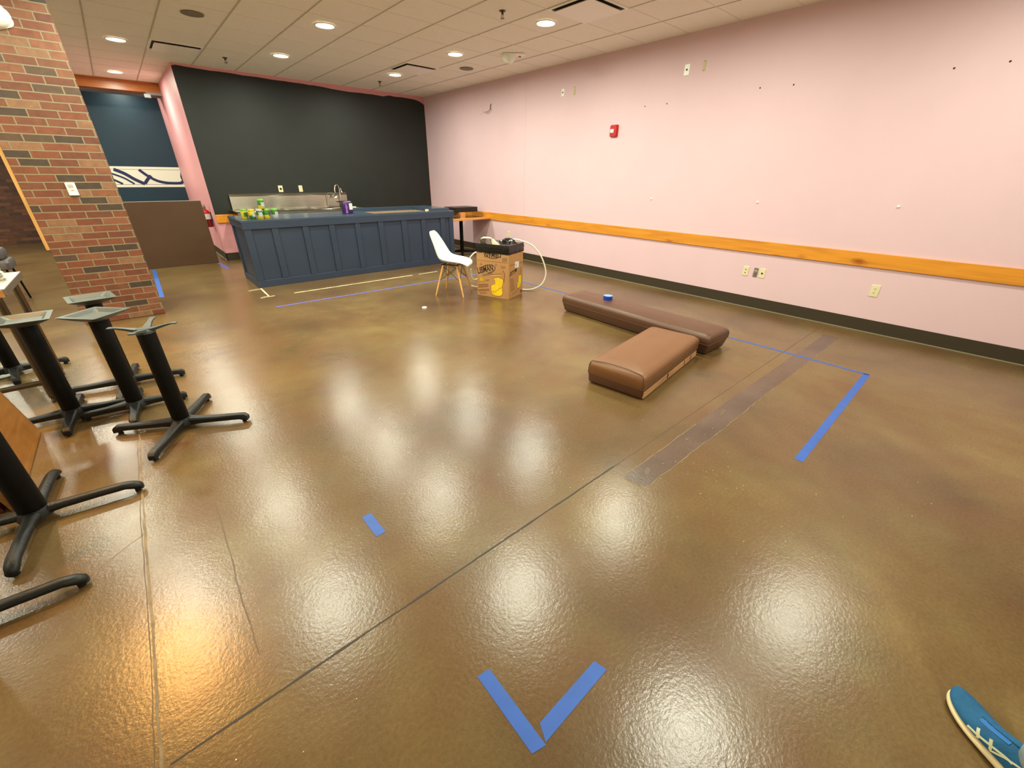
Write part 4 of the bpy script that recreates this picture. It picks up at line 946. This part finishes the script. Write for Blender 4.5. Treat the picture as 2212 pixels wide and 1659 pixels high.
# ------------------------------------------------------------------ person at the lower right corner
pd = Vector((.695, .718, 0)); toe = Vector((1.566, -.392, 0)); ang = math.atan2(pd.y, pd.x)
pr = thing('person', 'person at the lower right corner, only a blue running shoe and pale jeans showing', 'person', (toe.x, toe.y, 0), ang)
# local: +x forward (toe at 0), +y to the left
ST = [(0.0, .012, .010), (-.012, .030, .018), (-.04, .043, .030), (-.085, .050, .042), (-.13, .047, .050), (-.17, .040, .055), (-.21, .037, .062), (-.25, .038, .07), (-.28, .034, .07), (-.295, .018, .066)]
def shoe(yc, parent, mirror):
    root = bpy.data.objects.new('running_shoe', None)
    C.objects.link(root); root.parent = parent; root.location = (0, yc, 0); root.rotation_euler = (0, 0, 0)
    def off(x): return .012*math.sin(PI*min(1, -x/.30))*(-1 if mirror else 1)
    def sec(x, w, z0, z1, flare=0.): return [(x, off(x)+(w+flare)*math.cos(a), z0+(z1-z0)*(.5+.5*math.sin(a))) for a in [2*PI*k/16 for k in range(16)]]
    bm = bmesh.new(); rings = []
    for x, w, h in ST:
        lift = .014*max(0, 1+x/.06)**2 if x > -.06 else 0
        rings.append([(x, off(x)+sx_*(w+.001), z) for sx_, z in ((-.97, .006+lift), (-1.03, .016+lift), (-.98, .027+lift*.7 + (.008 if x < -.2 else 0)), (0, .028+lift*.7), (.98, .027+lift*.7 + (.008 if x < -.2 else 0)), (1.03, .016+lift), (.97, .006+lift), (0, .005+lift))])
    loft(bm, rings); obj('sole', bm, 'shoe_sole', root, smooth=True, sub=2)
    bm = bmesh.new(); rings = []
    for x, w, h in ST:
        lift = .014*max(0, 1+x/.06)**2 if x > -.06 else 0
        rings.append([(x, off(x)+sx_*(w-.007), z+lift) for sx_, z in ((-1, .0), (1, .0), (1, .009), (-1, .009))])
    loft(bm, rings); obj('outsole', bm, 'shoe_out', root)
    UP = [(.001, .010, .040), (-.012, .028, .050), (-.04, .042, .059), (-.085, .049, .068), (-.125, .046, .080), (-.16, .040, .096), (-.19, .036, .110), (-.225, .036, .108), (-.26, .036, .104), (-.285, .030, .104), (-.294, .018, .100)]
    bm = bmesh.new(); rings = []
    for x, w, h in UP:
        z0 = .022; lift = .012*max(0, 1+x/.06)**2 if x > -.06 else 0
        rings.append([(x, off(x)+w*math.cos(a)*(1 if math.sin(a) < .2 else (1-.35*math.sin(a)**2)), z0+lift+(h-z0)*max(0, math.sin(a))**.75) for a in [PI*k/14 for k in range(15)]])
    loft(bm, rings); obj('upper', bm, 'shoe_blue', root, smooth=True, sub=2)
    def on(x, a, e=.0004):
        for (x0, w0, h0), (x1, w1, h1) in zip(UP, UP[1:]):
            if x0 >= x >= x1:
                k = (x0-x)/(x0-x1); w = w0+(w1-w0)*k+e; h = h0+(h1-h0)*k+e
                return Vector((x, off(x)+w*math.cos(a)*(1 if math.sin(a) < .2 else (1-.35*math.sin(a)**2)), .022+(h-.022)*max(0, math.sin(a))**.75))
    def strip(name, path, wid, m):
        bm = bmesh.new(); P_ = [on(x, a) for x, a in path]; rows_ = []
        for i, p_ in enumerate(P_):
            tt = (P_[min(i+1, len(P_)-1)]-P_[max(0, i-1)]).normalized(); x, a = path[i]
            n_ = Vector((0, math.cos(a), math.sin(a))); w_ = tt.cross(n_).normalized()*wid/2
            rows_.append([p_+w_, p_+n_*.0006, p_-w_, p_-w_-n_*.003, p_+w_-n_*.003])
        loft(bm, rows_); return obj(name, bm, m, root, smooth=True)
    for sgn in (0, 1):
        A = (lambda a: PI-a) if sgn else (lambda a: a)
        strip('stripe', [(-.105-.01*k, A(.20+.02*k)) for k in range(11)], .006, 'shoe_stripe')
        strip('stripe', [(-.165-.008*k, A(.14+.06*k)) for k in range(9)], .005, 'shoe_stripe')
        strip('stripe', [(-.135+.004*k, A(.16+.10*k)) for k in range(5)], .0075, 'shoe_stripe')
        strip('stripe', [(-.165+.004*k, A(.16+.10*k)) for k in range(5)], .0075, 'shoe_stripe')
    strip('eyestay', [(-.10-.01*k, 1.05) for k in range(8)], .012, 'shoe_bright'); strip('eyestay', [(-.10-.01*k, PI-1.05) for k in range(8)], .012, 'shoe_bright')
    strip('tongue', [(-.095-.01*k, PI/2) for k in range(10)], .022, 'shoe_blue')
    for k in range(4): strip('lace', [(-.108-.018*k, PI/2+q*.10) for q in range(-5, 6)], .005, 'shoe_bright')
    return root
shoe(0, pr, False); shoe(-.30, pr, True)
# body: one continuous figure standing upright, legs in jeans as clothing
def skin_obj(name, verts, edges, radii, m, parent, rootv=0, lvl=2):
    me = bpy.data.meshes.new(name); me.from_pydata(verts, edges, []); o = bpy.data.objects.new(name, me); C.objects.link(o); o.parent = parent
    me.materials.append(M[m]); s = o.modifiers.new('sk', 'SKIN'); s.use_smooth_shade = True
    for i, r in enumerate(radii):
        q = me.skin_vertices[0].data[i]; q.radius = r if isinstance(r, tuple) else (r, r); q.use_root = (i == rootv)
    u = o.modifiers.new('su', 'SUBSURF'); u.levels = lvl; u.render_levels = lvl
    return o
hx = -.255
BV = [(hx, -.15, .94), (hx, -.15, 1.12), (hx, -.15, 1.32), (hx, -.15, 1.47), (hx+.01, -.15, 1.56), (hx+.03, -.15, 1.64), (hx+.035, -.15, 1.72),
      (hx, -.06, .90), (hx+.015, -.02, .50), (hx, 0, .12), (hx, -.24, .90), (hx+.015, -.28, .50), (hx, -.30, .12),
      (hx, .03, 1.43), (hx, .07, 1.15), (hx+.06, .05, .92), (hx, -.33, 1.43), (hx, -.37, 1.15), (hx+.06, -.35, .92)]
BE = [(0, 1), (1, 2), (2, 3), (3, 4), (4, 5), (5, 6), (0, 7), (7, 8), (8, 9), (0, 10), (10, 11), (11, 12), (3, 13), (13, 14), (14, 15), (3, 16), (16, 17), (17, 18)]
BRD = [.09, .10, .135, .11, .05, .085, .07, .075, .052, .035, .075, .052, .035, .05, .042, .03, .05, .042, .03]
skin_obj('body', BV, BE, BRD, 'skin', pr)
JV = [(hx, -.15, 1.04), (hx, -.15, .94), (hx, -.075, .80), (hx+.015, -.02, .50), (hx+.002, 0, .20), (hx+.02, 0, .058), (hx, -.225, .80), (hx+.015, -.28, .50), (hx+.002, -.30, .20), (hx+.02, -.30, .058)]
skin_obj('jeans', JV, [(0, 1), (1, 2), (2, 3), (3, 4), (4, 5), (1, 6), (6, 7), (7, 8), (8, 9)], [.135, .145, .095, .075, .066, .085, .095, .075, .066, .085], 'denim', pr)
SV = [(hx, -.15, .90), (hx, -.15, 1.12), (hx, -.15, 1.32), (hx, -.15, 1.46), (hx, .035, 1.44), (hx, .06, 1.25), (hx, -.335, 1.44), (hx, -.36, 1.25)]
skin_obj('shirt', SV, [(0, 1), (1, 2), (2, 3), (3, 4), (4, 5), (3, 6), (6, 7)], [.17, .155, .16, .12, .075, .065, .075, .065], 'shirt', pr)
bm = bmesh.new(); bmesh.ops.create_uvsphere(bm, u_segments=20, v_segments=12, radius=.1)
for q in bm.verts: q.co = Vector((hx+.025+q.co.x*1.02, -.15+q.co.y*.86, 1.71+max(q.co.z, -.03)*1.0))
obj('hair', bm, 'slot', pr, smooth=True)

# ------------------------------------------------------------------ world, camera, view
w = bpy.data.worlds.new('world'); bpy.context.scene.world = w; w.use_nodes = True
w.node_tree.nodes['Background'].inputs[0].default_value = (.9, .85, .7, 1); w.node_tree.nodes['Background'].inputs[1].default_value = .02
yaw, pit, roll, FPX = .72047616, .46949965, .0106322, 883.932
ca, sa = math.cos(yaw), math.sin(yaw)
fw = Vector((sa*math.cos(pit), ca*math.cos(pit), -math.sin(pit))); rt = Vector((ca, -sa, 0)); up = rt.cross(fw)
r2 = rt*math.cos(roll)+up*math.sin(roll); u2 = -rt*math.sin(roll)+up*math.cos(roll)
cd = bpy.data.cameras.new('camera'); cam = bpy.data.objects.new('camera', cd); C.objects.link(cam)
m4 = Matrix(((r2.x, u2.x, -fw.x, 0), (r2.y, u2.y, -fw.y, 0), (r2.z, u2.z, -fw.z, 1.49), (0, 0, 0, 1)))
cam.matrix_world = m4
cd.sensor_fit = 'HORIZONTAL'; cd.sensor_width = 36; cd.lens = 36*FPX/2212; cd.clip_start = .05; cd.clip_end = 60
sc = bpy.context.scene; sc.camera = cam
sc.view_settings.view_transform = 'Standard'; sc.view_settings.look = 'None'; sc.view_settings.gamma = 1; sc.view_settings.use_curve_mapping = False
sc.view_settings.exposure = 0.0
